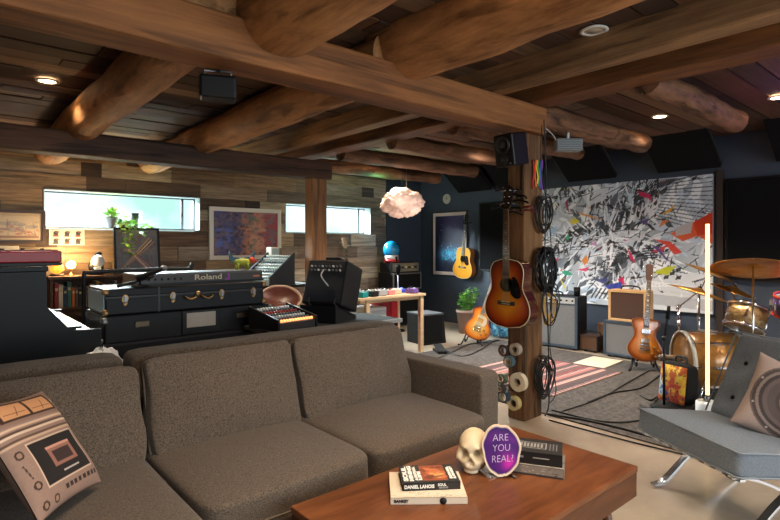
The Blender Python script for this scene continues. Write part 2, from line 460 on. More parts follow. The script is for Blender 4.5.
reveal_white = M('white window reveal', (214, 224, 224), 0.6)
for i, (a, b, za, zb) in enumerate(WIN):
    w = struct(MB().b2((a, WY + 0.155, za), (b, WY + 0.16, zb)).build('window_%d' % (i + 1), glass), ('long', 'short')[i] + ' strip window high in the plank wall')
    fr = MB(); t = 0.022; y0, y1 = WY + 0.135, WY + 0.175
    fr.b2((a, y0, zb - t), (b, y1, zb)); fr.b2((a, y0, za), (b, y1, za + t)); fr.b2((a, y0, za), (a + t, y1, zb)); fr.b2((b - t, y0, za), (b, y1, zb))
    for mx in ((b - 0.17,) if i == 0 else (a + 0.75, b - 0.13)):
        fr.b2((mx - 0.014, y0, za), (mx + 0.014, y1, zb))
    fr.build('window_frame', frame_dark, w)
    rv = MB(); q = 0.008
    rv.b2((a, WY - 0.02, zb - q), (b, WY + 0.135, zb)); rv.b2((a, WY - 0.02, za - 0.001), (b, WY + 0.135, za + q)); rv.b2((a, WY - 0.02, za), (a + q, WY + 0.135, zb)); rv.b2((b - q, WY - 0.02, za), (b, WY + 0.135, zb))
    rv.build('window_reveal', reveal_white, w)
    pl = bpy.data.lights.new('daylight', 'AREA'); pl.shape = 'RECTANGLE'; pl.size = b - a; pl.size_y = zb - za; pl.cycles.is_portal = True
    po = bpy.data.objects.new('daylight', pl); COL.objects.link(po); po.location = ((a + b) / 2, WY + 0.19, (za + zb) / 2); po.rotation_euler = (-PI / 2, 0, 0)
# ---------------------------------------------------------------- beams, joists, posts
def squared(name, lo, hi, mat, label, bevel=0.015, cuts=14, amp=0.006, axis=0):
    """hewn beam: box subdivided along its length with slightly wavy faces"""
    lo = Vector(lo); hi = Vector(hi); mb = MB(); vs = []; fs = []
    o = [a for a in (0, 1, 2) if a != axis]
    ring = [(0, 0), (0.5, 0), (1, 0), (1, 0.5), (1, 1), (0.5, 1), (0, 1), (0, 0.5)]
    for i in range(cuts + 1):
        for (p, q) in ring:
            v = [0, 0, 0]; v[axis] = lo[axis] + (hi[axis] - lo[axis]) * i / cuts
            v[o[0]] = lo[o[0]] + (hi[o[0]] - lo[o[0]]) * p; v[o[1]] = lo[o[1]] + (hi[o[1]] - lo[o[1]]) * q
            V = Vector(v); d = Vector((mnoise.noise(V * 2.1), mnoise.noise(V * 2.1 + Vector((9, 0, 0))), mnoise.noise(V * 2.1 + Vector((0, 9, 0))))) * amp
            d[axis] = 0; vs.append(V + d)
    for i in range(cuts):
        for k in range(8):
            a = i * 8 + k; b = i * 8 + (k + 1) % 8; fs.append((a, b, b + 8, a + 8))
    fs.append(tuple(range(7, -1, -1))); fs.append(tuple(cuts * 8 + k for k in range(8)))
    mb.add(vs, fs)
    return struct(mb.build(name, mat, None, bevel=bevel), label)
squared('ceiling_beam', (-1.7, 2.25, 2.13), (3.5, 2.47, 2.335), beam_wood, 'main squared ceiling beam over the sofa, ending on the guitar column')
squared('ceiling_beam', (-1.7, 5.1, 2.06), (3.52, 5.3, 2.26), beam_dark, 'dark squared ceiling beam nearer the plank wall')
squared('ceiling_beam', (3.3, -2.7, 2.335), (3.54, 6.8, 2.53), joist_wood, 'squared joist running over the guitar column', axis=1)
squared('ceiling_beam', (2.86, -2.7, 2.335), (3.0, 6.8, 2.53), pale_beam, 'paler squared joist beside the column joist', axis=1)
def log(name, p0, p1, r, mat, label, seed, knot=0.1):
    n = 40; seg = 22; mb = MB(); vs = []; fs = []
    p0 = Vector(p0); p1 = Vector(p1); d = (p1 - p0).normalized(); up = Vector((0, 0, 1)); s = d.cross(up).normalized()
    for i in range(n + 1):
        t = i / n; c = p0.lerp(p1, t) + s * mnoise.noise(Vector((t * 3, seed, 0))) * 0.03
        for k in range(seg):
            a = 2 * PI * k / seg
            q = r * (1 + knot * mnoise.noise(Vector((math.cos(a) * 0.9 + seed, math.sin(a) * 0.9, t * 9))) + 0.35 * knot * mnoise.noise(Vector((math.cos(a) * 3 + seed, math.sin(a) * 3, t * 30))))
            vs.append(c + s * math.cos(a) * q + up * math.sin(a) * q)
    for i in range(n):
        for k in range(seg):
            a = i * seg + k; b = i * seg + (k + 1) % seg; fs.append((a, b, b + seg, a + seg))
    mb.add(vs, fs, sm=True); mb.add(vs[:seg], [tuple(range(seg - 1, -1, -1))]); mb.add(vs[-seg:], [tuple(range(seg))])
    return struct(mb.build(name, mat), label)
for i, x in enumerate((-0.15, 0.98, 2.03)):
    log('log_joist_beam', (x, 2.3, 2.37), (x, 6.82, 2.32), 0.15, log_wood, 'round log joist between the two squared beams', i * 3.3)
for i, (x, r, zl) in enumerate(((0.1, 0.17, 2.42), (1.25, 0.195, 2.385), (2.1, 0.2, 2.465))):
    log('log_joist_beam', (x, -2.7, zl + 0.01), (x, 2.42, zl), r, log_wood, 'thick log joist on the camera side of the main beam', 20 + i * 5.1, 0.12)
for i, (y, x1, r, z) in enumerate(((0.6, 5.3, 0.095, 2.38), (1.52, 5.3, 0.09, 2.37), (2.38, 5.38, 0.092, 2.315), (3.2, 5.6, 0.085, 2.36), (4.02, 5.75, 0.085, 2.345), (4.9, 5.8, 0.085, 2.34), (5.8, 6.0, 0.085, 2.34))):
    log('log_joist_beam', (3.5, y, z), (x1, y, z), r, log_wood_x, 'slim log joist running to the blue wall', 40 + i * 4.7, 0.16)
squared('wood_column', (3.295, 2.307, 0), (3.53, 2.455, 2.13), post_wood, 'rough timber column hung with gear', axis=2, cuts=20, amp=0.012, bevel=0.01)
squared('wood_column', (3.26, 5.12, 0), (3.46, 5.28, 2.06), WOOD('post wood', (96, 64, 40), (164, 118, 78), 2, along=0.8, grain=20, crack=0.4), 'square timber post near the strip windows', axis=2, cuts=16, amp=0.006, bevel=0.01)
# ---------------------------------------------------------------- ceiling lights
bulb = glow('warm lamp', (255, 214, 160), 18.0)
unlit = M('unlit lens', (190, 184, 174), 0.5)
def can_light(x, y, lab, on=True, power=60.0, spread=1.95, col=(1, 0.80, 0.58), size=0.05):
    t = thing('ceiling_light', lab, 'ceiling light', (x, y, 2.5), group='recessed ceiling lights' if on else None)
    mb = MB(); mb.lathe([(0.055, 0.0), (0.075, 0.0), (0.078, -0.006), (0.055, -0.009), (0.052, -0.004)], 28, None, 0, closed=True)
    mb.build('trim_ring', white_plastic, t)
    l = MB(); l.lathe([(0.001, -0.005), (0.053, -0.005), (0.053, 0.004), (0.001, 0.004)], 24); l.build('lens', bulb if on else unlit, t)
    if on:
        L = bpy.data.lights.new('spot', 'SPOT'); L.energy = power; L.color = col; L.spot_size = spread; L.spot_blend = 0.7; L.shadow_soft_size = size
        o = bpy.data.objects.new('spot', L); COL.objects.link(o); o.location = (x, y, 2.485)
    return t
# ================================================================ SOFA
def sofa():
    t = thing('sofa', 'brown grey woven sectional sofa with loose back cushions', 'sofa', (0, 0, 0))
    # back rests, two modules
    for (x0, x1) in ((-0.6, 0.655), (0.685, 2.29)):
        mb = cushion(x1 - x0, 0.15, 0.60, k=24, puff=0, n=12, wr=0.003, seed=x0, T=TR((x0 + x1) / 2, 2.665, 0.505))
        mb.build('backrest', sofa_cloth, t)
        fr = cushion(x1 - x0, 0.9 if x0 > 0 else 1.45, 0.17, k=14, puff=0, n=8, wr=0.0, T=TR((x0 + x1) / 2, 2.2 if x0 > 0 else 1.93, 0.215))
        fr.build('base', sofa_cloth, t)
    arm = cushion(0.145, 0.93, 0.5, k=26, puff=0, n=16, wr=0.002, T=TR(2.232, 2.24, 0.375)); a = arm.build('armrest', sofa_cloth, t)
    # seat cushions
    for (x0, x1, y0, sd) in ((-0.58, 0.66, 1.2, 1.0), (0.675, 1.392, 1.70, 2.0), (1.398, 2.145, 1.70, 3.0)):
        y1 = 2.58; mb = cushion(x1 - x0, y1 - y0, 0.15, k=11, puff=0.30, n=20, wr=0.005, seed=sd, T=TR((x0 + x1) / 2, (y0 + y1) / 2, 0.365))
        o = mb.build('seat_cushion', sofa_cloth, t)
        pts = [(x0 + 0.02, y0 + 0.001, 0.332), ((x0 + x1) / 2, y0 - 0.001, 0.332), (x1 - 0.02, y0 + 0.001, 0.332)]
        MB().tube(catmull(pts, 6), 0.004, 6).build('seam', sofa_dark, o)
    # back cushions, leaning
    for (x0, x1, sd) in ((-0.62, 0.655, 5.0), (0.685, 1.385, 6.0), (1.400, 2.135, 7.0)):
        T = TR((x0 + x1) / 2, 2.36, 0.608 if x0 > 0 else 0.592) @ RX(math.radians(-17))
        mb = cushion(x1 - x0, 0.42, 0.10, k=13, puff=1.1, n=26, wr=0.016, seed=sd, T=T @ RX(PI / 2))
        o = mb.build('back_cushion', sofa_cloth, t)
        hw, hh = (x1 - x0) / 2 * 0.995, 0.209
        loop = []
        for k in range(96):
            a = 2 * PI * k / 96; ca, sa = math.cos(a), math.sin(a); q = (abs(ca) ** 16 + abs(sa) ** 16) ** (1 / 16)
            loop.append(T @ Vector((hw * ca / q * 1.01, -0.0, hh * sa / q)))
        MB().tube(loop, 0.0045, 6, closed=True).build('piping', sofa_dark, o)
    for (x, y) in ((0.75, 1.85), (2.2, 1.85), (2.2, 2.62), (0.75, 2.62), (-0.5, 1.3), (0.55, 1.3), (-0.5, 2.62)):
        MB().cyl((x, y, 0), (x, y, 0.14), 0.018, 0.024, 12).build('leg', walnut_dark, t)
    return t
sofa()
# ================================================================ COFFEE TABLE
def coffee_table():
    x0, x1, y0, y1 = 0.916, 2.13, 0.956, 1.575
    t = thing('coffee_table', 'walnut coffee table in front of the sofa', 'coffee table', ((x0 + x1) / 2, (y0 + y1) / 2, 0))
    w, d = x1 - x0, y1 - y0
    MB().box((0, 0, 0.4085), (w, d, 0.023)).build('table_top', walnut, t, bevel=0.003)
    ap = MB(); ap.box((0, 0, 0.348), (w - 0.006, d - 0.006, 0.098)); ap.build('apron', walnut_dark, t, bevel=0.002)
    for sx in (-1, 1):
        for sy in (-1, 1):
            MB().cyl((sx * (w / 2 - 0.06), sy * (d / 2 - 0.05), 0), (sx * (w / 2 - 0.115), sy * (d / 2 - 0.09), 0.305), 0.013, 0.023, 16).build('leg', walnut_dark, t)
    return t
coffee_table()
TZ = 0.42
# ---------------------------------------------------------------- books on the table
def book(name, label, loc, rz, L, D, H, cover, spine_col, pages=(225, 214, 195), front_ras=None, spine_text=None, group=None, spine_text2=None):
    """spine along local X at -Y side, cover up"""
    t = thing(name, label, 'book', loc, rz, group)
    pg = MB().box((0, 0.002, H / 2), (L - 0.008, D - 0.008, H - 0.005)); pg.build('pages', M('book pages %d' % pages[0], pages, 0.9), t)
    cm = M('book cover ' + str(cover), cover, 0.45); sm = M('book spine ' + str(spine_col), spine_col, 0.45)
    cv = MB(); cv.box((0, 0, 0.0015), (L, D, 0.003)); cv.box((0, 0, H - 0.0015), (L, D, 0.003)); c = cv.build('cover', cm, t, bevel=0.0008)
    MB().box((0, -D / 2 + 0.0015, H / 2), (L, 0.003, H)).build('spine', sm, t, bevel=0.0008)
    if front_ras is not None:
        painted(front_ras, L * 0.99, D * 0.99, 'cover_print', painted_satin, t, T=TR(0, -D / 2 * 0.99, H + 0.0006) @ RX(-PI / 2))
    return t
white_ink = M('white ink', (238, 236, 230), 0.6); dark_ink = M('black ink', (22, 20, 20), 0.6); grey_ink = M('grey ink', (150, 148, 146), 0.6)
# lower pale book
bx, by, ba = 1.342, 1.355, math.radians(-39.5)
r = Ras(80, 60, (216, 202, 182))
for _ in range(14): r.line(random.random(), random.random() * 0.25, random.random(), random.random() * 0.25, 0.006, (120, 108, 96), 0.6)
b1 = book('art_book', 'large pale paperback art book under the black music book', (bx, by, TZ), ba, 0.262, 0.205, 0.024, (216, 202, 182), (222, 208, 188), front_ras=r)
text('lettering', 'BANKSY', 0.013, dark_ink, b1, TR(-0.095, -0.1035, 0.012) @ RX(PI / 2), bold=0.0006)
MB().lathe([(0.0005, 0), (0.012, 0), (0.012, 0.001), (0.0005, 0.001)], 20, TR(0.048, -0.1030, 0.0125) @ RX(PI / 2)).build('spine_picture', dark_ink, b1)
# upper dark book
r = Ras(100, 80, (40, 38, 38))
r.rect(0.36, 0.10, 0.80, 0.96, (150, 78, 48))
r.blotch((206, 118, 70), 24, 0.03, 0.10, 0.55, (0.40, 0.2, 0.76, 0.9)); r.blotch((90, 44, 30), 18, 0.02, 0.07, 0.6, (0.40, 0.15, 0.78, 0.9)); r.blotch((240, 190, 120), 8, 0.02, 0.05, 0.6, (0.55, 0.25, 0.75, 0.6))
b2 = book('music_book', 'black paperback with white lettering and an orange photo, on the pale art book', (bx + 0.022, by + 0.012, TZ + 0.0245), ba + 0.06, 0.205, 0.148, 0.027, (34, 32, 32), (26, 25, 25), front_ras=r)
zc = 0.0285
def cov(s, x, y, size, wd): text('lettering', s, size, white_ink, b2, TR(x, y, zc) @ RZ(PI / 2), width=wd, bold=0.0012)
cov('SOUL', -0.086, 0.0, 0.022, 0.12); cov('MINING', -0.066, 0.002, 0.019, 0.125); cov('A MUSICAL', -0.049, 0.0, 0.012, 0.115); cov('LIFE', -0.035, -0.02, 0.015, 0.07); cov('DANIEL', 0.075, 0.0, 0.012, 0.10); cov('LANOIS', 0.088, 0.0, 0.012, 0.10)
text('lettering', 'DANIEL LANOIS', 0.016, white_ink, b2, TR(-0.043, -0.0748, 0.0135) @ RX(PI / 2), width=0.105, bold=0.0006)
text('lettering', 'SOUL', 0.012, white_ink, b2, TR(0.037, -0.0748, 0.018) @ RX(PI / 2), bold=0.0004)
text('lettering', 'MINING', 0.009, grey_ink, b2, TR(0.042, -0.0748, 0.008) @ RX(PI / 2), bold=0.0003)
# pair behind the slab
px, py, pa = 1.80, 1.212, math.radians(-61)
r = Ras(60, 50, (150, 142, 134)); r.blotch((60, 56, 54), 30, 0.02, 0.08, 0.5)
b3 = book('photo_book', 'grey patterned paperback, lower of the pair behind the purple stone slice', (px, py, TZ), pa, 0.225, 0.15, 0.04, (128, 120, 112), (120, 112, 104), front_ras=r)
r2 = Ras(120, 20, (138, 128, 118)); r2.rect(0.0, 0, 1, 0.2, (60, 54, 50)); r2.blotch((28, 26, 26), 10, 0.01, 0.05, 0.8, (0.7, 0, 1, 1)); r2.blotch((214, 204, 190), 16, 0.01, 0.03, 0.7, (0.3, 0.2, 0.8, 0.9))
painted(r2, 0.22, 0.036, 'spine_print', painted_satin, b3, T=TR(0, -0.0760, 0.002))
r = Ras(140, 100, (44, 44, 46))
r.rect(0.22, 0.30, 0.72, 0.74, (190, 188, 186)); r.rect(0.235, 0.325, 0.705, 0.715, (48, 48, 50)); 
for i in range(7): r.rect(0.26 + i * 0.06, 0.38, 0.26 + i * 0.06 + 0.035, 0.66, (170, 168, 166), 0.8)
for i in range(3): r.rect(0.78 + i * 0.055, 0.25, 0.795 + i * 0.055, 0.75, (150, 148, 146), 0.8)
b4 = book('hardback_book', 'black hardback with a white box on its cover, behind the stone slice', (px + 0.004, py + 0.006, TZ + 0.0405), pa + 0.03, 0.215, 0.145, 0.046, (42, 42, 44), (22, 22, 23), front_ras=r)
MB().box((0.03, -0.0729, 0.026), (0.06, 0.0006, 0.004)).build('spine_line', grey_ink, b4); MB().box((-0.05, -0.0729, 0.026), (0.03, 0.0006, 0.008)).build('spine_mark', grey_ink, b4)
# ---------------------------------------------------------------- skull
def skull(loc, rz, s):
    t = thing('skull_ornament', 'ivory coloured model skull on the coffee table', 'skull', loc, rz)
    def g(d, c, w, p=2): return math.exp(-((d - Vector(c).normalized()).length / w) ** p)
    def st(a, b, x): x = max(0, min(1, (x - a) / (b - a))); return x * x * (3 - 2 * x)
    def shape(d):        # the face looks along -Y
        x, y, z = d
        R = 1 / math.sqrt((x / 0.68) ** 2 + (y / 0.88) ** 2 + (z / 0.74) ** 2)
        R *= 1 + 0.50 * st(-0.05, -0.75, z) * st(0.15, -0.35, y)
        R *= 1 - 0.30 * st(-0.25, -0.7, z) * st(0.0, 0.4, y)
        for sx in (-1, 1):
            R -= 0.42 * g(d, (sx * 0.37, -0.90, -0.14), 0.215, 4)
            R += 0.075 * g(d, (sx * 0.36, -0.88, 0.13), 0.17)
            R += 0.13 * g(d, (sx * 0.66, -0.72, -0.36), 0.15)
            R -= 0.20 * g(d, (sx * 0.62, -0.55, -0.66), 0.19)
            R -= 0.08 * g(d, (sx * 0.88, -0.4, 0.0), 0.25)
            R -= 0.24 * g(d, (sx * 0.055, -0.92, -0.47), 0.085, 3)
        R -= 0.14 * g(d, (0, -0.95, -0.37), 0.075, 3)
        R += 0.05 * g(d, (0, -0.95, -0.16), 0.07)
        R -= 0.05 * math.exp(-((z + 0.80) / 0.02) ** 2) * st(-0.1, -0.4, y)
        R += 0.06 * g(d, (0, -0.5, -0.92), 0.2)
        P = d * R
        P.x *= 1 - 0.28 * st(-0.35, -1.05, P.z)
        return P
    n, mrows = 132, 110; mb = MB(); vs = []; fs = []
    for j in range(mrows + 1):
        th = PI * j / mrows
        for i in range(n):
            ph = 2 * PI * i / n; vs.append(shape(Vector((math.sin(th) * math.cos(ph), math.sin(th) * math.sin(ph), -math.cos(th)))))
    lo = min(v.z for v in vs) + 0.10
    out = [Vector((v.x * s, v.y * s, max(v.z - lo, 0) * s)) for v in vs]
    for j in range(mrows):
        for i in range(n):
            a = j * n + i; b = j * n + (i + 1) % n; fs.append((a, b, b + n, a + n))
    mb.add(out, fs, sm=True); mb.build('cranium', bone, t)
    tm = M('tooth ivory', (232, 218, 190), 0.4)
    for zz in (-0.72, -0.88):
        m = MB()
        for k in range(-4, 5):
            a = k * 0.105; P = shape(Vector((math.sin(a) * 0.7, -math.cos(a) * 0.7, zz)).normalized()); m.box((P.x * s, P.y * s - 0.0005, (P.z - lo) * s), (0.0068, 0.008, 0.012), Matrix.Rotation(a, 3, 'Z'))
        m.build('teeth', tm, t, bevel=0.002)
    return t
_p = onZ(474, 467, TZ)
skull((_p.x, _p.y, TZ), math.radians(-60), 0.088)
# ---------------------------------------------------------------- agate slice
def agate(loc, rz):
    t = thing('agate_slice', 'purple agate slice with scratched writing standing on the coffee table', 'stone slice', loc, rz)
    T = TR(0, 0, 0.006) @ RX(math.radians(-12)); n = 60; ol = []
    for k in range(n):
        a = 2 * PI * k / n
        r = 1 + 0.035 * math.sin(3 * a + 0.6) + 0.02 * math.sin(7 * a) + 0.012 * math.sin(11 * a + 1)
        if abs(a - 1.5 * PI) < 0.12: r -= 0.05
        ol.append((0.073 * r * math.cos(a), 0.096 + 0.096 * r * math.sin(a) * 0.98))
    mb = MB(T); mb.prism(ol, 0.0, 0.012, sm=True); mb.build('stone', M('agate edge', (214, 190, 160), 0.45, var=0.2, vscale=(60, 60, 60)), t)
    # face with colour rings
    vs = [(0, -0.0012, 0.098)]; cs = [(78, 20, 110)]; fs = []; rings = 14
    for q in range(1, rings + 1):
        f = q / rings
        for k in range(n):
            x, z = ol[k]; vs.append((x * f * 0.955, -0.0012, 0.098 + (z - 0.098) * f * 0.955))
            b = 0.5 + 0.5 * mnoise.noise(Vector((x * f * 22, z * f * 22, 3.1)))
            base = np.array((44, 8, 84)) * (1 - b) + np.array((104, 18, 128)) * b
            hot = math.exp(-(((x * f - 0.03) / 0.03) ** 2 + (((z - 0.098) * f + 0.05) / 0.03) ** 2)); base = base * (1 - hot) + np.array((196, 30, 160)) * hot
            edge = max(0, f - 0.8) / 0.2; base = base * (1 - edge * 0.7) + np.array((26, 6, 66)) * edge * 0.7
            if f > 0.985: base = np.array((226, 204, 190))
            cs.append(tuple(base))
    for k in range(n): fs.append((0, 1 + (k + 1) % n, 1 + k))
    for q in range(rings - 1):
        for k in range(n):
            a = 1 + q * n + k; b = 1 + q * n + (k + 1) % n; fs.append((a, b, b + n, a + n))
    fs = [tuple(f) for f in fs]
    mb = MB(T); mb.add(vs, fs, sm=True); mb.build('polished_face', MC('polished agate', 0.4, spec=0.25), t, vc=[lin(c) for c in cs])
    rim = MB(T); rim.tube([(x * 0.985, 0.001, 0.098 + (z - 0.098) * 0.985) for x, z in ol], 0.0030, 8, closed=True); rim.build('gilt_rim', M('pale gilt', (222, 196, 172), 0.4, metal=0.2), t)
    silver = M('scratched lettering', (196, 170, 214), 0.5)
    for i, (s, z, w) in enumerate((('ARE', 0.140, 0.062), ('YOU', 0.103, 0.066), ('REAL?', 0.064, 0.082))):
        text('lettering', s, 0.036, silver, t, T @ TR(0.002 * i - 0.002, -0.0024, z) @ RX(PI / 2) @ RZ(0.05), width=w, shear=0.12, bold=-0.0006)
    st = MB(); st.tube([(-0.05, -0.006, 0.004), (-0.03, 0.045, 0.004), (0.03, 0.045, 0.004), (0.05, -0.006, 0.004)], 0.004, 8); st.tube([(0, 0.045, 0.004), (0, 0.026, 0.09)], 0.003, 8)
    st.build('wire_stand', dull_steel, t)
agate((1.628, 1.238, TZ), math.radians(-40.5))
# ================================================================ PRINTED PILLOWS
def pillow(name, label, T4, w, h, th, ras, back, sd=0.0):
    t = thing(name, label, 'pillow'); t.matrix_world = T4
    def shp(sgn):
        def f(x, z, u, v):
            a = u * 2 - 1; b = v * 2 - 1
            pin = 1 - 0.07 * (1 - b * b) * abs(a) ** 3; pin2 = 1 - 0.07 * (1 - a * a) * abs(b) ** 3
            e = max(0.0, (1 - a ** 4) * (1 - b ** 4)) ** 0.6
            q = th / 2 * e * (1 + 0.10 * mnoise.noise(Vector((x * 9 + sd, z * 9, 2)))) + 0.0015
            return (x * pin, -sgn * q, (z - h / 2) * pin2)
        return f
    painted(ras, w, h, 'front_panel', painted_print, t, func=shp(1))
    rb = Ras(40, 40, back); o = painted(rb, w, h, 'back_panel', painted_print, t, func=shp(-1))
    o.data.flip_normals()
    return t
r = Ras(150, 150, (148, 120, 107)); r.noise(0.05, 2)
r.rect(0.0, 0.74, 1, 0.97, (138, 110, 97)); r.rect(0.10, 0.765, 0.86, 0.955, (62, 34, 26))
for x in (0.14, 0.50): r.rect(x, 0.79, x + 0.32, 0.93, (204, 148, 104)); r.rect(x + 0.03, 0.83, x + 0.29, 0.835, (120, 70, 46)); r.line(x + 0.16, 0.80, x + 0.22, 0.90, 0.008, (90, 50, 34))
r.disc(0.91, 0.86, 0.02, 0.02, (230, 205, 180)); r.disc(0.96, 0.86, 0.016, 0.016, (230, 205, 180))
for z, c in ((0.70, (206, 176, 150)), (0.665, (84, 62, 52)), (0.645, (214, 188, 164)), (0.60, (96, 72, 60)), (0.58, (196, 164, 140))): r.rect(0, z, 1, z + 0.02, c)
r.rect(0.17, 0.18, 0.84, 0.56, (206, 178, 158)); r.rect(0.182, 0.192, 0.828, 0.548, (30, 24, 24))
r.rect(0.34, 0.30, 0.70, 0.47, (150, 104, 90)); r.rect(0.39, 0.325, 0.65, 0.425, (58, 40, 40)); r.rect(0.34, 0.455, 0.70, 0.475, (206, 150, 130)); r.rect(0.42, 0.24, 0.66, 0.252, (190, 180, 176))
for i in range(8): r.rect(0.36 + i * 0.068, 0.10, 0.405 + i * 0.068, 0.14, (46, 34, 30))
for (x, z) in ((0.08, 0.50), (0.09, 0.24), (0.22, 0.08), (0.09, 0.08)): r.disc(x, z, 0.035, 0.035, (60, 42, 36)); r.disc(x, z, 0.02, 0.02, (150, 118, 100))
r.line(0.06, 0.42, 0.08, 0.3, 0.012, (60, 44, 36)); r.rect(0, 0, 1, 0.012, (110, 84, 70)); r.rect(0, 0.985, 1, 1, (120, 92, 76))
def frame_from(right, up, c):
    x = Vector(right).normalized(); z = Vector(up); z = (z - x * z.dot(x)).normalized(); y = z.cross(x)
    m = Matrix((x, y, z)).transposed().to_4x4(); m.translation = Vector(c); return m
T4 = frame_from((0.204, 0.286, -0.05), (-0.12, 0.18, 0.28), (0.258, 1.972, 0.660))
pillow('scatter_pillow', 'square pillow printed with a cassette deck, leaning on the sofa', T4, 0.385, 0.385, 0.085, r, (120, 96, 82))
# ================================================================ LOUNGE CHAIR
def lounge():
    P0 = Vector((2.92, 1.315, 0)); fx = Vector((-0.48, -0.88, 0)).normalized(); fy = Vector((0.88, -0.48, 0)).normalized()
    t = thing('lounge_chair', 'grey blue armless lounge chair with tufted back and flat steel legs', 'lounge chair', P0, math.atan2(fx.y, fx.x))
    # local: x along the front edge (towards the camera), y from front to back, z up.  RZ maps local x->fx ; local y-> perpendicular (left of fx) = (0.88,-0.48)
    W, D = 0.66, 0.52
    mb = MB(); k = 4
    tilt = math.radians(-6)
    TS = TR(W / 2, 0.0, 0.36) @ RX(tilt) @ TR(0, D / 2 + 0.0, 0)
    seat = cushion(W, D + 0.02, 0.115, k=16, puff=0.12, n=16, wr=0.004, T=TS).build('seat_cushion', denim, t)
    for zz in (0.052, -0.052):
        pts = [(-W / 2 + 0.012, -D / 2 - 0.008, zz), (W / 2 - 0.012, -D / 2 - 0.008, zz), (W / 2 + 0.0, -D / 2 + 0.012, zz), (W / 2 + 0.0, D / 2, zz)]
        MB(TS).tube(pts, 0.004, 6).build('piping', denim_seam, seat)
    TB = TR(W / 2, 0.42, 0.36) @ RX(math.radians(-26)) @ TR(0, 0.05, 0.255)
    # tufted back
    wv, hv = 40, 36; vs = []; fs = []; buttons = [(bx_, bz_) for bx_ in (-0.21, 0.0, 0.21) for bz_ in (-0.12, 0.08)]
    Wb, Hb = W - 0.01, 0.50
    def bk(u, v, s):
        x = (u * 2 - 1); z = (v * 2 - 1); q = (abs(x) ** 14 + abs(z) ** 14) ** (1 / 14) if (x or z) else 1
        X = x * Wb / 2; Z = z * Hb / 2; e = (max(0, 1 - x ** 10) * max(0, 1 - z ** 10)) ** 0.5
        y = 0.05 * e
        for (p, w_) in buttons: y -= 0.026 * math.exp(-(((X - p) ** 2 + (Z - w_) ** 2) / 0.055 ** 2)) if s < 0 else 0
        return (X, s * y, Z)
    for s in (-1, 1):
        o = len(vs)
        for j in range(hv + 1):
            for i in range(wv + 1): vs.append(bk(i / wv, j / hv, s))
        for j in range(hv):
            for i in range(wv):
                a = o + j * (wv + 1) + i; f = (a, a + 1, a + wv + 2, a + wv + 1); fs.append(f if s < 0 else tuple(reversed(f)))
    m = MB(TB); m.add(vs, fs, sm=True); back = m.build('back_cushion', denim, t)
    for (p, w_) in buttons: MB(TB).sph((p, -0.026, w_), (0.012, 0.007, 0.012), 12, 8).build('button', black_matte, back)
    edge = [(-Wb / 2 + 0.004, -0.045, -Hb / 2 + 0.01), (-Wb / 2 + 0.004, -0.045, Hb / 2 - 0.014), (-Wb / 2 + 0.03, -0.045, Hb / 2 - 0.006), (Wb / 2 - 0.01, -0.045, Hb / 2 - 0.006)]
    MB(TB).tube(edge, 0.0045, 6).build('piping', denim_seam, back)
    # strap ends along the front rail
    rail = MB(TS).box((0, -D / 2 + 0.02, -0.064), (W, 0.03, 0.012)).build('front_rail', steel, t)
    for i in range(10): MB(TS).box((-W / 2 + 0.035 + i * (W - 0.07) / 9, -D / 2 + 0.0, -0.060), (0.034, 0.012, 0.012)).build('strap', M('pale strap', (206, 204, 200), 0.6), t)
    # steel legs: two crossing flat bars each side
    for x in (0.06, W - 0.06):
        for pts in ([(0.05, 0.012), (0.12, 0.03), (0.24, 0.13), (0.40, 0.25), (0.55, 0.42), (0.66, 0.72)], [(0.0, 0.29), (0.12, 0.27), (0.26, 0.21), (0.42, 0.11), (0.56, 0.02), (0.62, 0.008)]):
            P = catmull([Vector((x, y, z)) for y, z in pts], 6); vs = []; fs = []
            for i, p in enumerate(P):
                tg = (P[min(i + 1, len(P) - 1)] - P[max(i - 1, 0)]).normalized(); nn = Vector((1, 0, 0)).cross(tg) * 0.006
                for (sx, sn) in ((-1, -1), (1, -1), (1, 1), (-1, 1)): vs.append(p + Vector((sx * 0.018, 0, 0)) + nn * sn)
            for i in range(len(P) - 1):
                for q in range(4): a = i * 4 + q; b = i * 4 + (q + 1) % 4; fs.append((a, b, b + 4, a + 4))
            fs.append((3, 2, 1, 0)); e = (len(P) - 1) * 4; fs.append((e, e + 1, e + 2, e + 3))
            MB().add(vs, fs).build('leg', steel, t)
    return t
lounge()
r = Ras(140, 140, (150, 132, 126)); r.noise(0.04, 2)
r.disc(0.5, 0.5, 0.46, 0.46, (92, 80, 78)); r.disc(0.5, 0.5, 0.44, 0.44, (64, 54, 54)); r.disc(0.5, 0.5, 0.405, 0.405, (112, 100, 98)); r.disc(0.5, 0.5, 0.37, 0.37, (52, 44, 44)); r.disc(0.5, 0.5, 0.33, 0.33, (84, 72, 72)); r.disc(0.5, 0.5, 0.28, 0.28, (72, 62, 62)); r.disc(0.5, 0.5, 0.19, 0.19, (58, 50, 50)); r.disc(0.5, 0.5, 0.15, 0.15, (120, 108, 104)); r.disc(0.5, 0.5, 0.08, 0.08, (134, 122, 118))
for k in range(8): r.disc(0.5 + 0.43 * math.cos(k * PI / 4 + 0.4), 0.5 + 0.43 * math.sin(k * PI / 4 + 0.4), 0.014, 0.014, (150, 140, 136))
pc = onD(790, 407, 2.60)
T4 = Matrix.Translation(pc) @ RZ(math.radians(-59)) @ RX(math.radians(-24)) @ RY(math.radians(26))
pillow('scatter_pillow', 'pinkish grey pillow printed with a loudspeaker cone, on the lounge chair', T4, 0.40, 0.40, 0.12, r, (110, 96, 92), 4.0)
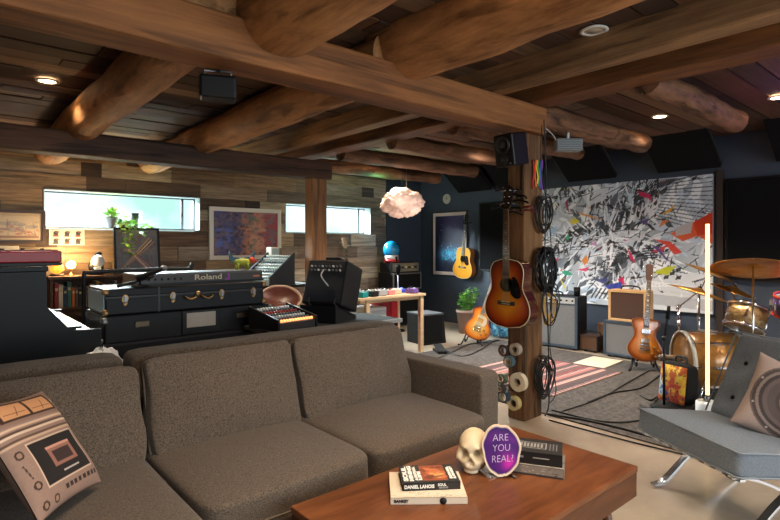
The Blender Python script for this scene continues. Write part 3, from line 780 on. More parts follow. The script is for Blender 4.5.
# ================================================================ LIGHT TUBE
def tube_lamp():
    d = 4.05; p = onD(707.5, 400, d); p.z = 0.013
    t = thing('tube_lamp', 'tall glowing warm light tube on a round white base', 'floor lamp', p)
    mb = MB(); mb.lathe([(0.001, 0), (0.078, 0), (0.08, 0.006), (0.08, 0.088), (0.074, 0.094), (0.001, 0.094)], 32); mb.build('base', white_plastic, t)
    MB().cyl((0, 0, 0.09), (0, 0, 0.145), 0.019, None, 20).build('socket', dull_steel, t)
    z1 = onD(708, 224, d).z - 0.013
    m = MB(); m.cyl((0, 0, 0.143), (0, 0, z1), 0.0135, None, 20); m.build('light_tube', glow('tube glow', (255, 206, 128), 1.5), t)
tube_lamp()
# ================================================================ PIANO CORNER
def piano():
    t = thing('upright_piano', 'black upright piano seen from its end, with a red keyboard on its top', 'piano', (0, 4.0, 0))
    MB().b2((0.0, 0, 0), (0.30, 1.45, 1.13)).build('case', black_gloss, t, bevel=0.006)
    MB().b2((-0.01, -0.01, 1.13), (0.565, 1.46, 1.165)).build('lid', black_gloss, t, bevel=0.006)
    for y in (0.0, 1.41):
        m = MB(); ol = [(0.30, 0), (0.56, 0), (0.56, 0.50), (0.87, 0.54), (0.87, 0.735), (0.70, 0.735), (0.56, 0.90), (0.555, 1.13), (0.30, 1.13)]
        m.prism(ol, y, y + 0.045); m.build('end_cheek', black_gloss, t, bevel=0.004)
    MB().b2((0.30, 0.045, 0.78), (0.53, 1.41, 1.13)).build('upper_panel', black_gloss, t)
    MB().b2((0.30, 0.045, 0.0), (0.50, 1.41, 0.56)).build('lower_panel', black_gloss, t)
    MB().b2((0.30, 0.045, 0.56), (0.865, 1.41, 0.655)).build('key_bed', black_gloss, t, bevel=0.004)
    MB().b2((0.845, 0.045, 0.655), (0.865, 1.41, 0.70)).build('key_slip', black_gloss, t)
    n = 52; w = 1.36 / n; ivory = M('ivory key', (176, 170, 156), 0.4); ebony = M('ebony key', (16, 16, 17), 0.35)
    for i in range(n):
        MB().b2((0.62, 0.047 + i * w, 0.655), (0.842, 0.047 + (i + 1) * w - 0.001, 0.715)).build('white_key', ivory, t)
    for i in range(n - 1):
        if i % 7 in (0, 1, 3, 4, 5): MB().b2((0.62, 0.047 + (i + 1) * w - 0.006, 0.715), (0.75, 0.047 + (i + 1) * w + 0.006, 0.727)).build('black_key', ebony, t)
    f = MB(RY(0)); f.add([(0.54, 0.05, 0.742), (0.54, 1.40, 0.742), (0.765, 1.40, 0.742), (0.765, 0.05, 0.742), (0.54, 0.05, 0.757), (0.54, 1.40, 0.757), (0.765, 1.40, 0.757), (0.765, 0.05, 0.757)], [(0, 1, 2, 3), (7, 6, 5, 4), (0, 4, 5, 1), (1, 5, 6, 2), (2, 6, 7, 3), (3, 7, 4, 0)])
    f.build('fallboard', black_gloss, t)
piano()
def red_keyboard():
    t = thing('red_keyboard', 'red cased stage keyboard lying on top of the black piano', 'keyboard', (0.13, 4.2, 1.165))
    MB().b2((-0.52, -0.14, 0.022), (0.52, 0.18, 0.095)).build('body', red_paint, t, bevel=0.008)
    MB().b2((-0.52, -0.145, 0.0), (0.52, 0.18, 0.022)).build('bottom_shell', black_plastic, t, bevel=0.003)
    MB().b2((-0.50, -0.12, 0.0955), (0.50, 0.0, 0.104)).build('panel', M('dark red panel', (110, 20, 28), 0.4), t)
    for i in range(9): MB().cyl((-0.44 + i * 0.11, 0.09, 0.095), (-0.44 + i * 0.11, 0.09, 0.112), 0.012).build('knob', black_plastic, t)
red_keyboard()
# low bookshelf behind the piano
def bookshelf():
    x0, x1, y0, y1 = 0.93, 2.2, 6.45, 6.79
    t = thing('bookshelf', 'low dark wood bookshelf standing against the plank wall behind the trunks', 'bookshelf', (x0, y0, 0))
    w, d, h = x1 - x0, y1 - y0, 0.97
    dm = M('shelf wood', (70, 46, 30), 0.6, rgb2=(104, 70, 46), vscale=(2, 20, 20))
    MB().b2((-0.02, -0.02, h - 0.03), (w + 0.02, d, h)).build('top', dm, t)
    for x in (0, w - 0.025): MB().b2((x, 0, 0), (x + 0.025, d, h - 0.03)).build('side_panel', dm, t)
    MB().b2((0.025, d - 0.012, 0), (w - 0.025, d, h - 0.03)).build('back_panel', dm, t)
    for z in (0.05, 0.33, 0.62): MB().b2((0.025, 0, z), (w - 0.025, d - 0.012, z + 0.022)).build('shelf', dm, t)
    # books on the upper shelf
    cols = [((150, 40, 36), 'dark red'), ((206, 196, 176), 'cream'), ((40, 60, 90), 'navy'), ((60, 110, 96), 'sea green'), ((188, 96, 40), 'orange'), ((90, 84, 80), 'grey'), ((30, 30, 32), 'black'), ((214, 208, 200), 'white'), ((120, 74, 44), 'brown'), ((46, 120, 140), 'teal'), ((176, 150, 60), 'mustard'), ((112, 40, 70), 'plum'), ((190, 60, 56), 'bright red'), ((70, 90, 60), 'olive'), ((60, 44, 36), 'dark brown'), ((160, 160, 150), 'pale grey')]
    x = x0 + 0.04; z = 0.6435
    for c, nm in cols:
        wd = random.uniform(0.026, 0.045); hh = random.uniform(0.19, 0.27); dd = random.uniform(0.15, 0.2)
        b = thing('shelved_book', nm + ' spined book standing on the low bookshelf', 'book', (x + wd / 2, y0 + 0.02 + dd / 2, z), group='books on the low bookshelf')
        m = M('spine ' + nm, c, 0.6)
        cv = MB(); cv.box((0, 0, hh / 2), (wd, dd, hh)); cv.build('cover', m, b, bevel=0.002)
        MB().box((0, 0.003, hh / 2 + 0.0015), (wd - 0.006, dd - 0.006, hh)).build('pages', M('book pages 225', (225, 214, 195), 0.9), b)
        MB().box((0, -dd / 2 - 0.0004, hh * 0.75), (wd * 0.7, 0.0008, hh * 0.12)).build('spine_band', M('spine band', (200, 180, 130), 0.6), b)
        x += wd + 0.004
bookshelf()
# lamp and ornament on the shelf
def rock_lamp():
    p = onY(57, 275, 6.6); p.z = 0.97
    t = thing('salt_lamp', 'small glowing amber rock lamp beside the red keyboard on the bookshelf', 'lamp', p)
    MB().cyl((0, 0, 0), (0, 0, 0.022), 0.07, 0.066, 24).build('base', rosewood, t)
    vs = []; fs = []; n, mr = 18, 10; mb = MB()
    for j in range(mr + 1):
        for i in range(n):
            a = 2 * PI * i / n; th = PI * j / mr; r = 0.062 * math.sin(th) * (1 + 0.25 * mnoise.noise(Vector((math.cos(a) * 2, math.sin(a) * 2, j * 0.6))))
            vs.append((r * math.cos(a), r * math.sin(a), 0.022 + 0.06 * (1 - math.cos(th))))
    for j in range(mr):
        for i in range(n): a = j * n + i; b = j * n + (i + 1) % n; fs.append((a, b, b + n, a + n))
    mb.add(vs, fs); mb.build('rock', glow('amber glow', (255, 128, 40), 1.6), t)
    q = onY(71, 262, 6.62)
    t = thing('globe_lamp', 'small bright globe lamp on the bookshelf throwing warm light on the planks', 'lamp', (q.x, q.y, 0.97))
    MB().lathe([(0.001, 0), (0.045, 0), (0.045, 0.012), (0.012, 0.02), (0.012, 0.06), (0.02, 0.065), (0.02, 0.075), (0.001, 0.075)], 20).build('base', brass, t)
    MB().sph((0, 0, 0.115), 0.046, 20, 14).build('globe', glow('globe glow', (255, 196, 110), 7.0), t)
    L = bpy.data.lights.new('globe_light', 'POINT'); L.energy = 15; L.color = (1, 0.68, 0.32); L.shadow_soft_size = 0.05
    o = bpy.data.objects.new('globe_light', L); COL.objects.link(o); o.location = (q.x, q.y - 0.09, 1.16)
rock_lamp()
def ornament():
    p = onY(96, 275, 6.6)
    t = thing('figurine', 'black and white abstract helmet shaped ornament on the bookshelf', 'ornament', (p.x, p.y, 0.97))
    MB().cyl((0, 0, 0), (0, 0, 0.03), 0.075, 0.07, 20).build('base', black_gloss, t)
    m = MB(); m.lathe([(0.05, 0.03), (0.075, 0.06), (0.08, 0.11), (0.06, 0.15), (0.03, 0.17), (0.001, 0.175)], 24); m.build('black_body', black_gloss, t)
    c = MB(TR(0.01, -0.03, 0.14) @ RX(0.5)); c.lathe([(0.062, -0.03), (0.07, 0.0), (0.06, 0.04), (0.035, 0.075), (0.001, 0.085)], 24); c.build('white_shell', white_plastic, t)
    c = MB(); c.tube(catmull([(0.0, 0, 0.21), (0.03, 0, 0.24), (0.05, 0, 0.22)], 6), [0.02] * 12 + [0.008], 10); c.build('crest', black_gloss, t)
    MB().box((0, -0.075, 0.075), (0.07, 0.02, 0.03)).build('white_band', white_plastic, t, bevel=0.006)
ornament()
# ---------------------------------------------------------------- pictures on the plank wall
def framed(name, label, cat, cx, cz, w, h, fw, fmat, ras, wall='back', mat_w=0.0, mat_col=None, y=None, tilt=0.0, depth=0.03, x=None, sub_label=None):
    if wall == 'back': T = TR(cx, y if y is not None else WY - 0.016, cz) ; rz = 0
    t = thing(name, label, cat, (cx, y, cz) if wall == 'back' else (x, cx, cz), 0 if wall == 'back' else -PI / 2)
    if tilt: t.rotation_euler[0] = tilt
    fr = MB(); d = depth
    fr.b2((-w / 2, -d, h / 2 - fw), (w / 2, 0, h / 2)); fr.b2((-w / 2, -d, -h / 2), (w / 2, 0, -h / 2 + fw)); fr.b2((-w / 2, -d, -h / 2 + fw), (-w / 2 + fw, 0, h / 2 - fw)); fr.b2((w / 2 - fw, -d, -h / 2 + fw), (w / 2, 0, h / 2 - fw))
    fr.build('frame', fmat, t)
    if mat_w: MB().b2((-w / 2 + fw, -d * 0.45, -h / 2 + fw), (w / 2 - fw, -0.002, h / 2 - fw)).build('mount', mat_col, t)
    iw, ih = w - 2 * fw - 2 * mat_w, h - 2 * fw - 2 * mat_w
    painted(ras, iw, ih, 'picture', painted_satin, t, T=TR(0, -d * 0.45 - 0.002, -ih / 2))
    MB().b2((-w / 2 + 0.01, -0.004, -h / 2 + 0.01), (w / 2 - 0.01, 0, h / 2 - 0.01)).build('backing_board', black_matte, t)
    return t
r = Ras(120, 60, (196, 176, 150)); r.noise(0.05, 2)
r.rect(0, 0, 1, 0.12, (140, 110, 96)); r.blotch((150, 96, 84), 26, 0.02, 0.07, 0.5, (0, 0.1, 1, 0.55)); r.blotch((108, 116, 134), 20, 0.02, 0.09, 0.4, (0, 0.3, 1, 0.8)); r.blotch((176, 60, 50), 12, 0.01, 0.04, 0.6, (0.3, 0.1, 0.9, 0.45))
for i in range(16): x = random.random(); r.line(x, 0.1, x + random.uniform(-0.05, 0.05), random.uniform(0.4, 0.85), 0.006, (90, 70, 66), 0.6)
framed('framed_print', 'brown framed print of a reddish street scene on the plank wall above the red keyboard', 'picture', 0.50, 1.49, 0.87, 0.355, 0.03, M('brown frame', (66, 48, 40), 0.5), r, mat_w=0.03, mat_col=M('tan mount', (186, 166, 142), 0.8), y=WY - 0.016)
r = Ras(90, 56, (206, 200, 190))
for gx in range(3):
    for gy in range(2):
        x, y = 0.05 + gx * 0.32, 0.06 + gy * 0.48; r.rect(x, y, x + 0.27, y + 0.40, (180, 174, 166)); r.disc(x + 0.13, y + 0.22, 0.07, 0.15, (44, 40, 40)); r.disc(x + 0.17, y + 0.3, 0.05, 0.07, (96, 70, 60)); r.rect(x + 0.05, y, x + 0.2, y + 0.12, (120, 60, 52) if (gx + gy) % 2 else (60, 60, 66))
t = thing('pinned_picture', 'sheet of six small portraits pinned to the planks under the long window', 'photo print', (1.14, WY - 0.018, 1.385))
MB().b2((-0.17, 0, -0.085), (0.17, 0.003, 0.085)).build('paper', white_paper, t); painted(r, 0.33, 0.165, 'portraits', painted_satin, t, T=TR(0, -0.001, -0.0825))
t = thing('pinned_picture', 'pale paper strip pinned to the planks just above the red keyboard', 'paper', (0.54, WY - 0.018, 1.262))
r = Ras(60, 14, (206, 192, 172)); r.blotch((120, 90, 80), 12, 0.01, 0.05, 0.5)
MB().b2((-0.16, 0, -0.03), (0.16, 0.003, 0.03)).build('paper', white_paper, t); painted(r, 0.31, 0.055, 'print', painted_satin, t, T=TR(0, -0.001, -0.0275))
r = Ras(90, 110, (112, 102, 100)); r.noise(0.12, 3); r.blotch((110, 70, 66), 30, 0.02, 0.08, 0.4); r.blotch((60, 76, 96), 24, 0.02, 0.08, 0.4)
for k, c in enumerate(((196, 150, 96), (120, 60, 50), (214, 186, 140), (70, 60, 80), (170, 120, 80))): r.line(0.12 + k * 0.035, 0.06 + 0.02 * k, 0.80 + k * 0.03, 0.80 - k * 0.02, 0.030, c, 0.9)
for k, c in enumerate(((200, 110, 86), (226, 190, 150), (80, 84, 120), (190, 140, 100), (120, 54, 60))): r.line(0.24 + k * 0.05, 0.56 - k * 0.03, 0.70 + k * 0.05, 0.04, 0.030, c, 0.85)
for _ in range(30): x, y = random.random(), random.random(); r.line(x, y, x + random.uniform(-.15, .15), y + random.uniform(-.15, .15), 0.012, random.choice([(150, 120, 110), (90, 96, 120), (130, 80, 70)]), 0.6)
framed('leaning_poster', 'black framed dark poster with crossing diagonal stripes, leaning on the planks on the bookshelf', 'picture', 1.82, 1.235, 0.5, 0.53, 0.022, black_plastic, r, y=6.64, tilt=math.radians(-8))
r = Ras(130, 100, (120, 96, 104)); r.noise(0.15, 4)
r.blotch((60, 70, 120), 60, 0.02, 0.09, 0.5, (0, 0, 0.45, 1)); r.blotch((90, 110, 190), 20, 0.02, 0.06, 0.5, (0.05, 0.2, 0.3, 0.6)); r.blotch((190, 120, 90), 50, 0.03, 0.1, 0.4, (0.45, 0, 0.8, 1)); r.blotch((160, 60, 66), 40, 0.02, 0.09, 0.5, (0.75, 0, 1, 1)); r.blotch((214, 150, 120), 14, 0.03, 0.12, 0.4, (0.55, 0.1, 0.75, 0.8)); r.blotch((50, 44, 58), 60, 0.01, 0.04, 0.6, (0, 0, 0.6, 1)); r.blotch((84, 110, 90), 22, 0.02, 0.05, 0.5, (0.55, 0.1, 0.7, 0.9)); r.blotch((90, 50, 60), 30, 0.01, 0.04, 0.5, (0.5, 0, 1, 1))
framed('framed_painting', 'white framed blue and red abstract painting on the plank wall between the two windows', 'picture', 3.27, 1.455, 1.05, 0.70, 0.055, M('white washed frame', (232, 222, 208), 0.6), r, y=WY - 0.016, depth=0.035)
# ---------------------------------------------------------------- plants on the window sill
def leaf(mb, base, d, up, L, W, droop=0.3):
    d = Vector(d).normalized(); s = d.cross(Vector(up)).normalized(); n = 5; vs = []; fs = []
    for i in range(n + 1):
        t = i / n; w = W * math.sin(PI * min(1, t * 0.93 + 0.06)) ** 0.8; c = Vector(base) + d * L * t + Vector((0, 0, -droop * L * t * t))
        vs += [c - s * w / 2, c + Vector((0, 0, -0.12 * w)), c + s * w / 2]
    for i in range(n):
        for k in (0, 1): a = i * 3 + k; fs.append((a, a + 1, a + 4, a + 3))
    mb.add(vs, fs, sm=True)
def sill_plants():
    z0 = WIN[0][2] + 0.008
    p = onY(112, 230, 6.87)
    t = thing('potted_plant', 'leafy herb in a tapered dark pot on the long window sill', 'potted plant', (p.x, 6.87, z0))
    m = MB(); m.lathe([(0.001, 0), (0.045, 0), (0.062, 0.12), (0.066, 0.12), (0.066, 0.14), (0.056, 0.14), (0.05, 0.11), (0.001, 0.11)], 24); m.build('pot', pot_dark, t)
    MB().lathe([(0.001, 0.112), (0.052, 0.112)], 20).build('soil', soil, t)
    f = MB(); rr = random.Random(3)
    for _ in range(80):
        a = rr.uniform(0, 2 * PI); e = rr.uniform(0.1, 1.3); leaf(f, (0.03 * math.cos(a), 0.03 * math.sin(a), 0.13 + rr.uniform(0, 0.06)), (math.cos(a) * math.cos(e), math.sin(a) * math.cos(e) * 0.6, math.sin(e)), (0, 0, 1), rr.uniform(0.07, 0.13), 0.042)
    f.build('foliage', leaf_light, t)
    s = MB(); s.tube(catmull([(0, 0, 0.12), (-0.06, -0.02, 0.24), (-0.14, -0.02, 0.31)], 6), 0.003, 6); s.tube(catmull([(0, 0, 0.12), (0.03, -0.02, 0.22), (0.09, -0.02, 0.22)], 6), 0.003, 6); s.build('stem', leaf_green, t)
    p = onY(135, 230, 6.86)
    t = thing('waisted_vase', 'empty dark waisted vase on the long window sill', 'vase', (p.x, 6.86, z0))
    MB().lathe([(0.001, 0), (0.04, 0), (0.034, 0.06), (0.04, 0.11), (0.062, 0.19), (0.056, 0.19), (0.034, 0.11), (0.028, 0.06), (0.001, 0.02)], 24).build('vase', pot_dark, t)
    p = onY(123, 231, 6.80)
    t = thing('trailing_plant', 'light green trailing vine spilling over the long window sill', 'potted plant', (p.x, 6.815, z0))
    MB().lathe([(0.001, 0), (0.04, 0), (0.048, 0.055), (0.042, 0.055), (0.001, 0.045)], 20).build('pot', pot_dark, t)
    rr = random.Random(8); f = MB(); st = MB()
    for (dx, dz, k) in ((-0.05, 0.05, 10), (0.1, 0.03, 14), (0.24, -0.02, 16), (0.3, 0.01, 12), (0.02, -0.28, 18), (-0.03, -0.2, 12), (0.06, 0.10, 10), (0.05, -0.12, 10), (0.16, -0.08, 10)):
        P = catmull([(0, 0, 0.05), (dx * 0.5, -0.04 if dz > -0.05 else -0.18, max(dz, 0) + 0.06), (dx * 0.9, -0.06 if dz > -0.05 else -0.235, dz * 0.4 + 0.03), (dx, -0.06 if dz > -0.05 else -0.235, dz)], 5); st.tube(P, 0.002, 5)
        for q in range(k):
            c = P[rr.randrange(3, len(P))]; a = rr.uniform(0, 2 * PI); leaf(f, c, (math.cos(a), math.sin(a) * 0.5 - 0.3, rr.uniform(-0.5, 0.7)), (0, 0.2, 1), rr.uniform(0.05, 0.085), 0.05)
    f.build('foliage', leaf_light, t); st.build('vine', leaf_green, t)
sill_plants()
# ================================================================ TRUNKS
TY = 4.2
def latch(parent, x, y, z, name='latch', s=1.0):
    m = MB(TR(x, y, z)); ol = []
    for k in range(20):
        a = 2 * PI * k / 20; ol.append((0.026 * s * math.cos(a) * (1.0 if math.sin(a) > 0 else 0.72), 0.046 * s * math.sin(a)))
    m.prism(ol, -0.006, 0.0); o = m.build(name, brass, parent, bevel=0.002)
    m = MB(TR(x, y, z)); m.box((0, -0.010, 0.006), (0.02 * s, 0.01, 0.05 * s)); m.cyl((-0.014 * s, -0.012, -0.018 * s), (0.014 * s, -0.012, -0.018 * s), 0.006 * s, None, 8); m.build('hasp', dull_steel, o)
def handle(parent, x, y, z, w=0.1):
    m = MB(TR(x, y, z)); m.tube(catmull([(-w / 2, 0, 0.01), (-w / 2, -0.03, 0.005), (0, -0.034, -0.012), (w / 2, -0.03, 0.005), (w / 2, 0, 0.01)], 5), 0.007, 8); m.build('handle', brass, parent)
def trunks():
    vinyl = M('black trunk vinyl', (11, 11, 15), 0.5, var=0.2, vscale=(5, 5, 5), bump=0.2, bscale=200, spec=0.3)
    trim = M('trunk edge trim', (30, 27, 26), 0.5)
    t = thing('large_trunk', 'wide black trunk standing on the floor under the other black trunk', 'trunk', (0.93, TY - 0.02, 0))
    L, D, H = 1.30, 0.62, 0.79
    MB().b2((0, 0, 0.03), (L, D, 0.58)).build('box', vinyl, t, bevel=0.012); MB().b2((0, 0, 0.585), (L, D, H)).build('lid', vinyl, t, bevel=0.012)
    e = MB(); e.b2((-0.004, -0.004, 0.575), (L + 0.004, D + 0.004, 0.59)); e.build('closing_strip', trim, t)
    for x in (0.25, 1.04): MB().box((x, -0.006, 0.715), (0.10, 0.012, 0.042)).build('latch_plate', M('dull bronze', (104, 90, 72), 0.45, 0.7), t, bevel=0.004)
    for x in (0.0, L):
        for z in (0.05, H - 0.032):
            m = MB(); m.box((x, 0.0, z), (0.05, 0.05, 0.05)); m.build('corner_cap', dull_steel, t, bevel=0.015)
    m = MB(TR(-0.0, 0.1, 0.62)); m.tube(catmull([(0, -0.06, 0), (-0.032, -0.05, -0.03), (-0.032, 0.05, -0.03), (0, 0.06, 0)], 5), 0.011, 8); m.build('end_handle', dull_steel, t)
    fr = MB(); cx = 0.69
    fr.b2((cx - 0.15, -0.014, 0.60), (cx + 0.15, 0.002, 0.788)); fr.build('card_frame', black_plastic, t, bevel=0.006)
    MB().b2((cx - 0.115, -0.018, 0.655), (cx + 0.115, -0.0135, 0.768)).build('card', M('grey card', (172, 160, 146), 0.5, var=0.08, vscale=(4, 4, 4)), t)
    t2 = thing('vintage_trunk', 'black travelling trunk with brass clasps and a bright metal end, on the wide trunk', 'trunk', (0.94, TY, 0.792))
    L, D, H = 1.24, 0.55, 0.19
    MB().b2((0, 0, 0.0), (L, D, 0.125)).build('box', vinyl, t2, bevel=0.01); MB().b2((0, 0, 0.13), (L, D, H)).build('lid', vinyl, t2, bevel=0.01)
    MB().b2((-0.006, 0.03, 0.02), (0.0, D - 0.03, H - 0.02)).build('metal_end', M('bright end plate', (150, 166, 176), 0.4, 0.6), t2)
    MB().b2((-0.003, -0.003, 0.12), (L + 0.003, D + 0.003, 0.134)).build('closing_strip', trim, t2)
    MB().b2((0.36, -0.004, 0), (0.375, D, H + 0.002)).build('slat', trim, t2)
    for x in (0.13, 0.47, 0.86, 1.14): latch(t2, x, -0.003, 0.105, s=0.9)
    MB(TR(0.665, -0.003, 0.12)).lathe([(0.001, 0.0), (0.024, 0.0), (0.024, 0.008), (0.012, 0.014), (0.001, 0.014)], 20, RX(PI / 2)).build('lock', brass, t2)
    handle(t2, 0.60, -0.002, 0.095, 0.08); handle(t2, 0.735, -0.002, 0.095, 0.08)
    for x in (0.0, L):
        for z in (0.0235, H - 0.02): m = MB(); m.box((x, 0.0, z), (0.045, 0.045, 0.045)); m.build('corner_cap', brass, t2, bevel=0.014)
trunks()
def keyboard_case():
    z = 0.792 + 0.192
    t = thing('synthesizer', 'long grey brown keyboard with gold lettering on its back, on the upper trunk', 'keyboard', (1.72, TY + 0.34, z))
    bm = M('keyboard body', (62, 54, 50), 0.5, var=0.08, vscale=(6, 6, 6))
    m = MB(); m.prism([(-0.53, 0.0), (0.53, 0.0), (0.53, 0.09), (-0.53, 0.09)], -0.18, 0.18); m.build('body', bm, t, bevel=0.006)
    MB().b2((-0.54, -0.185, 0.0), (0.54, 0.185, 0.016)).build('bottom_shell', black_plastic, t)
    MB().b2((-0.53, -0.183, 0.076), (0.53, -0.18, 0.089)).build('back_strip', M('keyboard strip', (88, 78, 72), 0.5), t)
    gold = M('gold lettering', (214, 190, 150), 0.45)
    text('lettering', 'Roland', 0.062, gold, t, TR(0.035, -0.182, 0.048) @ RX(PI / 2), width=0.23, bold=0.0010)
    MB().b2((0.205, -0.1815, 0.018), (0.222, -0.18, 0.074)).build('purple_sticker', M('purple sticker', (150, 50, 150), 0.5), t); MB().b2((0.18, -0.1815, 0.018), (0.205, -0.18, 0.032)).build('purple_sticker', M('purple sticker', (150, 50, 150), 0.5), t)
    MB().b2((0.44, -0.1815, 0.035), (0.50, -0.18, 0.05)).build('orange_label', M('orange label', (206, 120, 70), 0.5), t)
    for i in range(6): MB().cyl((-0.44 + i * 0.05, -0.181, 0.045), (-0.44 + i * 0.05, -0.186, 0.045), 0.009, None, 12).build('socket', black_rubber, t)
keyboard_case()
def mic_arm():
    z = 0.984
    t = thing('microphone_boom', 'short black microphone boom lying across the end of the upper trunk', 'microphone', (1.13, TY + 0.05, z))
    MB().cyl((-0.10, 0, 0.012), (0.16, 0.03, 0.075), 0.011, None, 10).build('arm', black_plastic, t)
    MB().cyl((0.03, 0.0, 0.06), (0.22, -0.01, 0.135), 0.022, 0.016, 14).build('microphone', black_matte, t)
    MB().sph((0.225, -0.01, 0.137), 0.026, 14, 10).build('microphone_grille', dull_steel, t)
    m = MB(); m.lathe([(0.001, 0), (0.06, 0), (0.06, 0.012), (0.001, 0.018)], 20, TR(0.06, 0.01, 0)); m.cyl((0.06, 0.01, 0.01), (0.06, 0.01, 0.06), 0.008); m.build('base', black_matte, t)
mic_arm()
def stand_frame():
    t = thing('keyboard_stand', 'black tubular stand frame behind the upper trunk', 'stand', (1.25, TY + 0.75, 0))
    m = MB(); m.tube(catmull([(-0.30, 0, 0), (-0.30, 0, 0.6), (-0.30, 0, 1.03), (-0.27, 0, 1.07), (0.1, 0, 1.08), (0.55, 0, 1.08), (0.58, 0, 1.04), (0.58, 0, 0)], 6), 0.017, 10); m.build('frame', black_plastic, t)
    MB().cyl((-0.30, 0, 0.5), (0.58, 0, 0.5), 0.013).build('cross_bar', black_plastic, t)
    for x in (-0.30, 0.58): MB().cyl((x, -0.12, 0.015), (x, 0.2, 0.015), 0.015).build('foot', black_rubber, t)
stand_frame()
def toy():
    p = onY(242, 270, TY + 0.34); z = 0.792 + 0.192 + 0.092
    t = thing('winged_toy', 'teal and yellow wooden winged animal toy standing on the keyboard', 'toy', (p.x, TY + 0.34, z))
    teal = M('teal paint', (14, 92, 110), 0.4); yel = M('yellow green paint', (196, 180, 40), 0.45, rgb2=(96, 150, 60), vscale=(20, 20, 20)); redp = M('red paint spot', (196, 60, 40), 0.45)
    b = MB(); b.sph((0, 0, 0.07), (0.085, 0.035, 0.034), 20, 12); b.build('body', yel, t)
    for sx in (-1, 1):
        ol = [(0.0, 0.0), (sx * 0.03, 0.035), (sx * 0.085, 0.04), (sx * 0.125, 0.10), (sx * 0.12, 0.03), (sx * 0.085, -0.015), (sx * 0.04, -0.02)]
        if sx < 0: ol = ol[::-1]
        MB(TR(0, 0, 0.075)).prism(ol, -0.006, 0.006).build('wing', teal, t, bevel=0.002)
        for y in (-0.02, 0.02): MB().cyl((sx * 0.05, y, 0), (sx * 0.045, y, 0.06), 0.009, 0.013, 10).build('leg', yel, t)
    h = MB(); h.sph((0.095, -0.005, 0.085), (0.035, 0.028, 0.03), 16, 10); h.cyl((0.12, -0.005, 0.08), (0.143, -0.005, 0.074), 0.014, 0.012, 12); h.build('head', redp, t)
    m = MB(); m.tube(catmull([(-0.08, 0, 0.08), (-0.115, 0, 0.1), (-0.12, 0, 0.14)], 5), 0.006, 8); m.build('tail', teal, t)
toy()
def bench_and_cloth():
    t = thing('piano_bench', 'small black bench behind the sofa holding a white cloth', 'bench', (0.84, 3.86, 0))
    MB().b2((-0.2, -0.22, 0.42), (0.16, 0.22, 0.47)).build('seat', black_matte, t, bevel=0.01)
    for x in (-0.17, 0.13):
        for y in (-0.19, 0.19): MB().cyl((x, y, 0), (x, y, 0.42), 0.018).build('leg', black_gloss, t)
    c = thing('folded_cloth', 'crumpled white cloth on the black bench behind the sofa', 'cloth', (0.84, 3.84, 0.47))
    n, mr = 30, 12; vs = []; fs = []
    for j in range(mr + 1):
        for i in range(n):
            a = 2 * PI * i / n; th = PI / 2 * j / mr; q = 1 + 0.22 * mnoise.noise(Vector((math.cos(a) * 2, math.sin(a) * 2, j * 0.3)))
            vs.append((0.14 * q * math.cos(th) * math.cos(a), 0.12 * q * math.cos(th) * math.sin(a), 0.15 * math.sin(th) * (1 + 0.25 * mnoise.noise(Vector((math.cos(a) * 3, math.sin(a) * 3, j * 0.5 + 7))))))
    for j in range(mr):
        for i in range(n): a = j * n + i; b = j * n + (i + 1) % n; fs.append((a, b, b + n, a + n))
    MB().add(vs, fs, sm=True).build('cloth', M('white cloth', (214, 218, 224), 0.9), c)
bench_and_cloth()
# ================================================================ STUDIO DESK AREA
def desk():
    t = thing('studio_desk', 'black studio desk with a pale front edge behind the sofa', 'desk', (2.62, 3.95, 0))
    MB().b2((-0.66, -0.36, 0.60), (0.62, 0.20, 0.632)).build('desk_top', black_matte, t, bevel=0.003)
    MB().b2((-0.66, -0.372, 0.60), (0.62, -0.36, 0.634)).build('edge_strip', M('pale edge', (190, 190, 188), 0.5), t)
    for x in (-0.58, 0.58):
        for y in (-0.3, 0.15): MB().b2((x - 0.025, y - 0.025, 0), (x + 0.025, y + 0.025, 0.60)).build('leg', black_matte, t)
desk()
def mixer(name, label, loc, rz, w, d, tilt, mats, rows, cols_, kn, rowm=None):
    t = thing(name, label, 'mixing desk', loc, rz)
    h0 = 0.06; T = TR(0, -d / 2, h0) @ RX(tilt)
    b = MB(); zt = h0 + d * math.sin(tilt); yt = -d / 2 + d * math.cos(tilt)
    vs = [(-w / 2, -d / 2, 0), (w / 2, -d / 2, 0), (w / 2, yt, 0), (-w / 2, yt, 0), (-w / 2, -d / 2, h0), (w / 2, -d / 2, h0), (w / 2, yt, zt), (-w / 2, yt, zt)]
    b.add(vs, [(0, 3, 2, 1), (4, 5, 6, 7), (0, 1, 5, 4), (1, 2, 6, 5), (2, 3, 7, 6), (3, 0, 4, 7)]); b.build('console', mats[0], t, bevel=0.004)
    for sx in (-1, 1):
        c = MB(); x = sx * (w / 2 + 0.009)
        c.box((x, (yt - d / 2) / 2, zt / 2), (0.018, 0.001, 0.001)); c = MB()
        ol = [(-d / 2 - 0.01, 0), (yt + 0.01, 0), (yt + 0.01, zt + 0.03), (-d / 2 - 0.01, h0 + 0.03)]
        vs = [(x - 0.009, p, q) for p, q in ol] + [(x + 0.009, p, q) for p, q in ol]
        c.add(vs, [(3, 2, 1, 0), (4, 5, 6, 7), (0, 1, 5, 4), (1, 2, 6, 5), (2, 3, 7, 6), (3, 0, 4, 7)]); c.build('end_cheek', mats[1], t)
    cnt = 0
    for i in range(rows):
        for j in range(cols_):
            if cnt >= 98: break
            x = -w / 2 + (j + 0.5) * w / cols_; y = d * (i + 0.6) / (rows + 0.2); cnt += 1
            MB(T).cyl((x, y, 0), (x, y, 0.016), kn, kn * 0.85, 8).build('knob', (rowm or [mats[2]])[i % len(rowm or [0])], t)
    return t, T
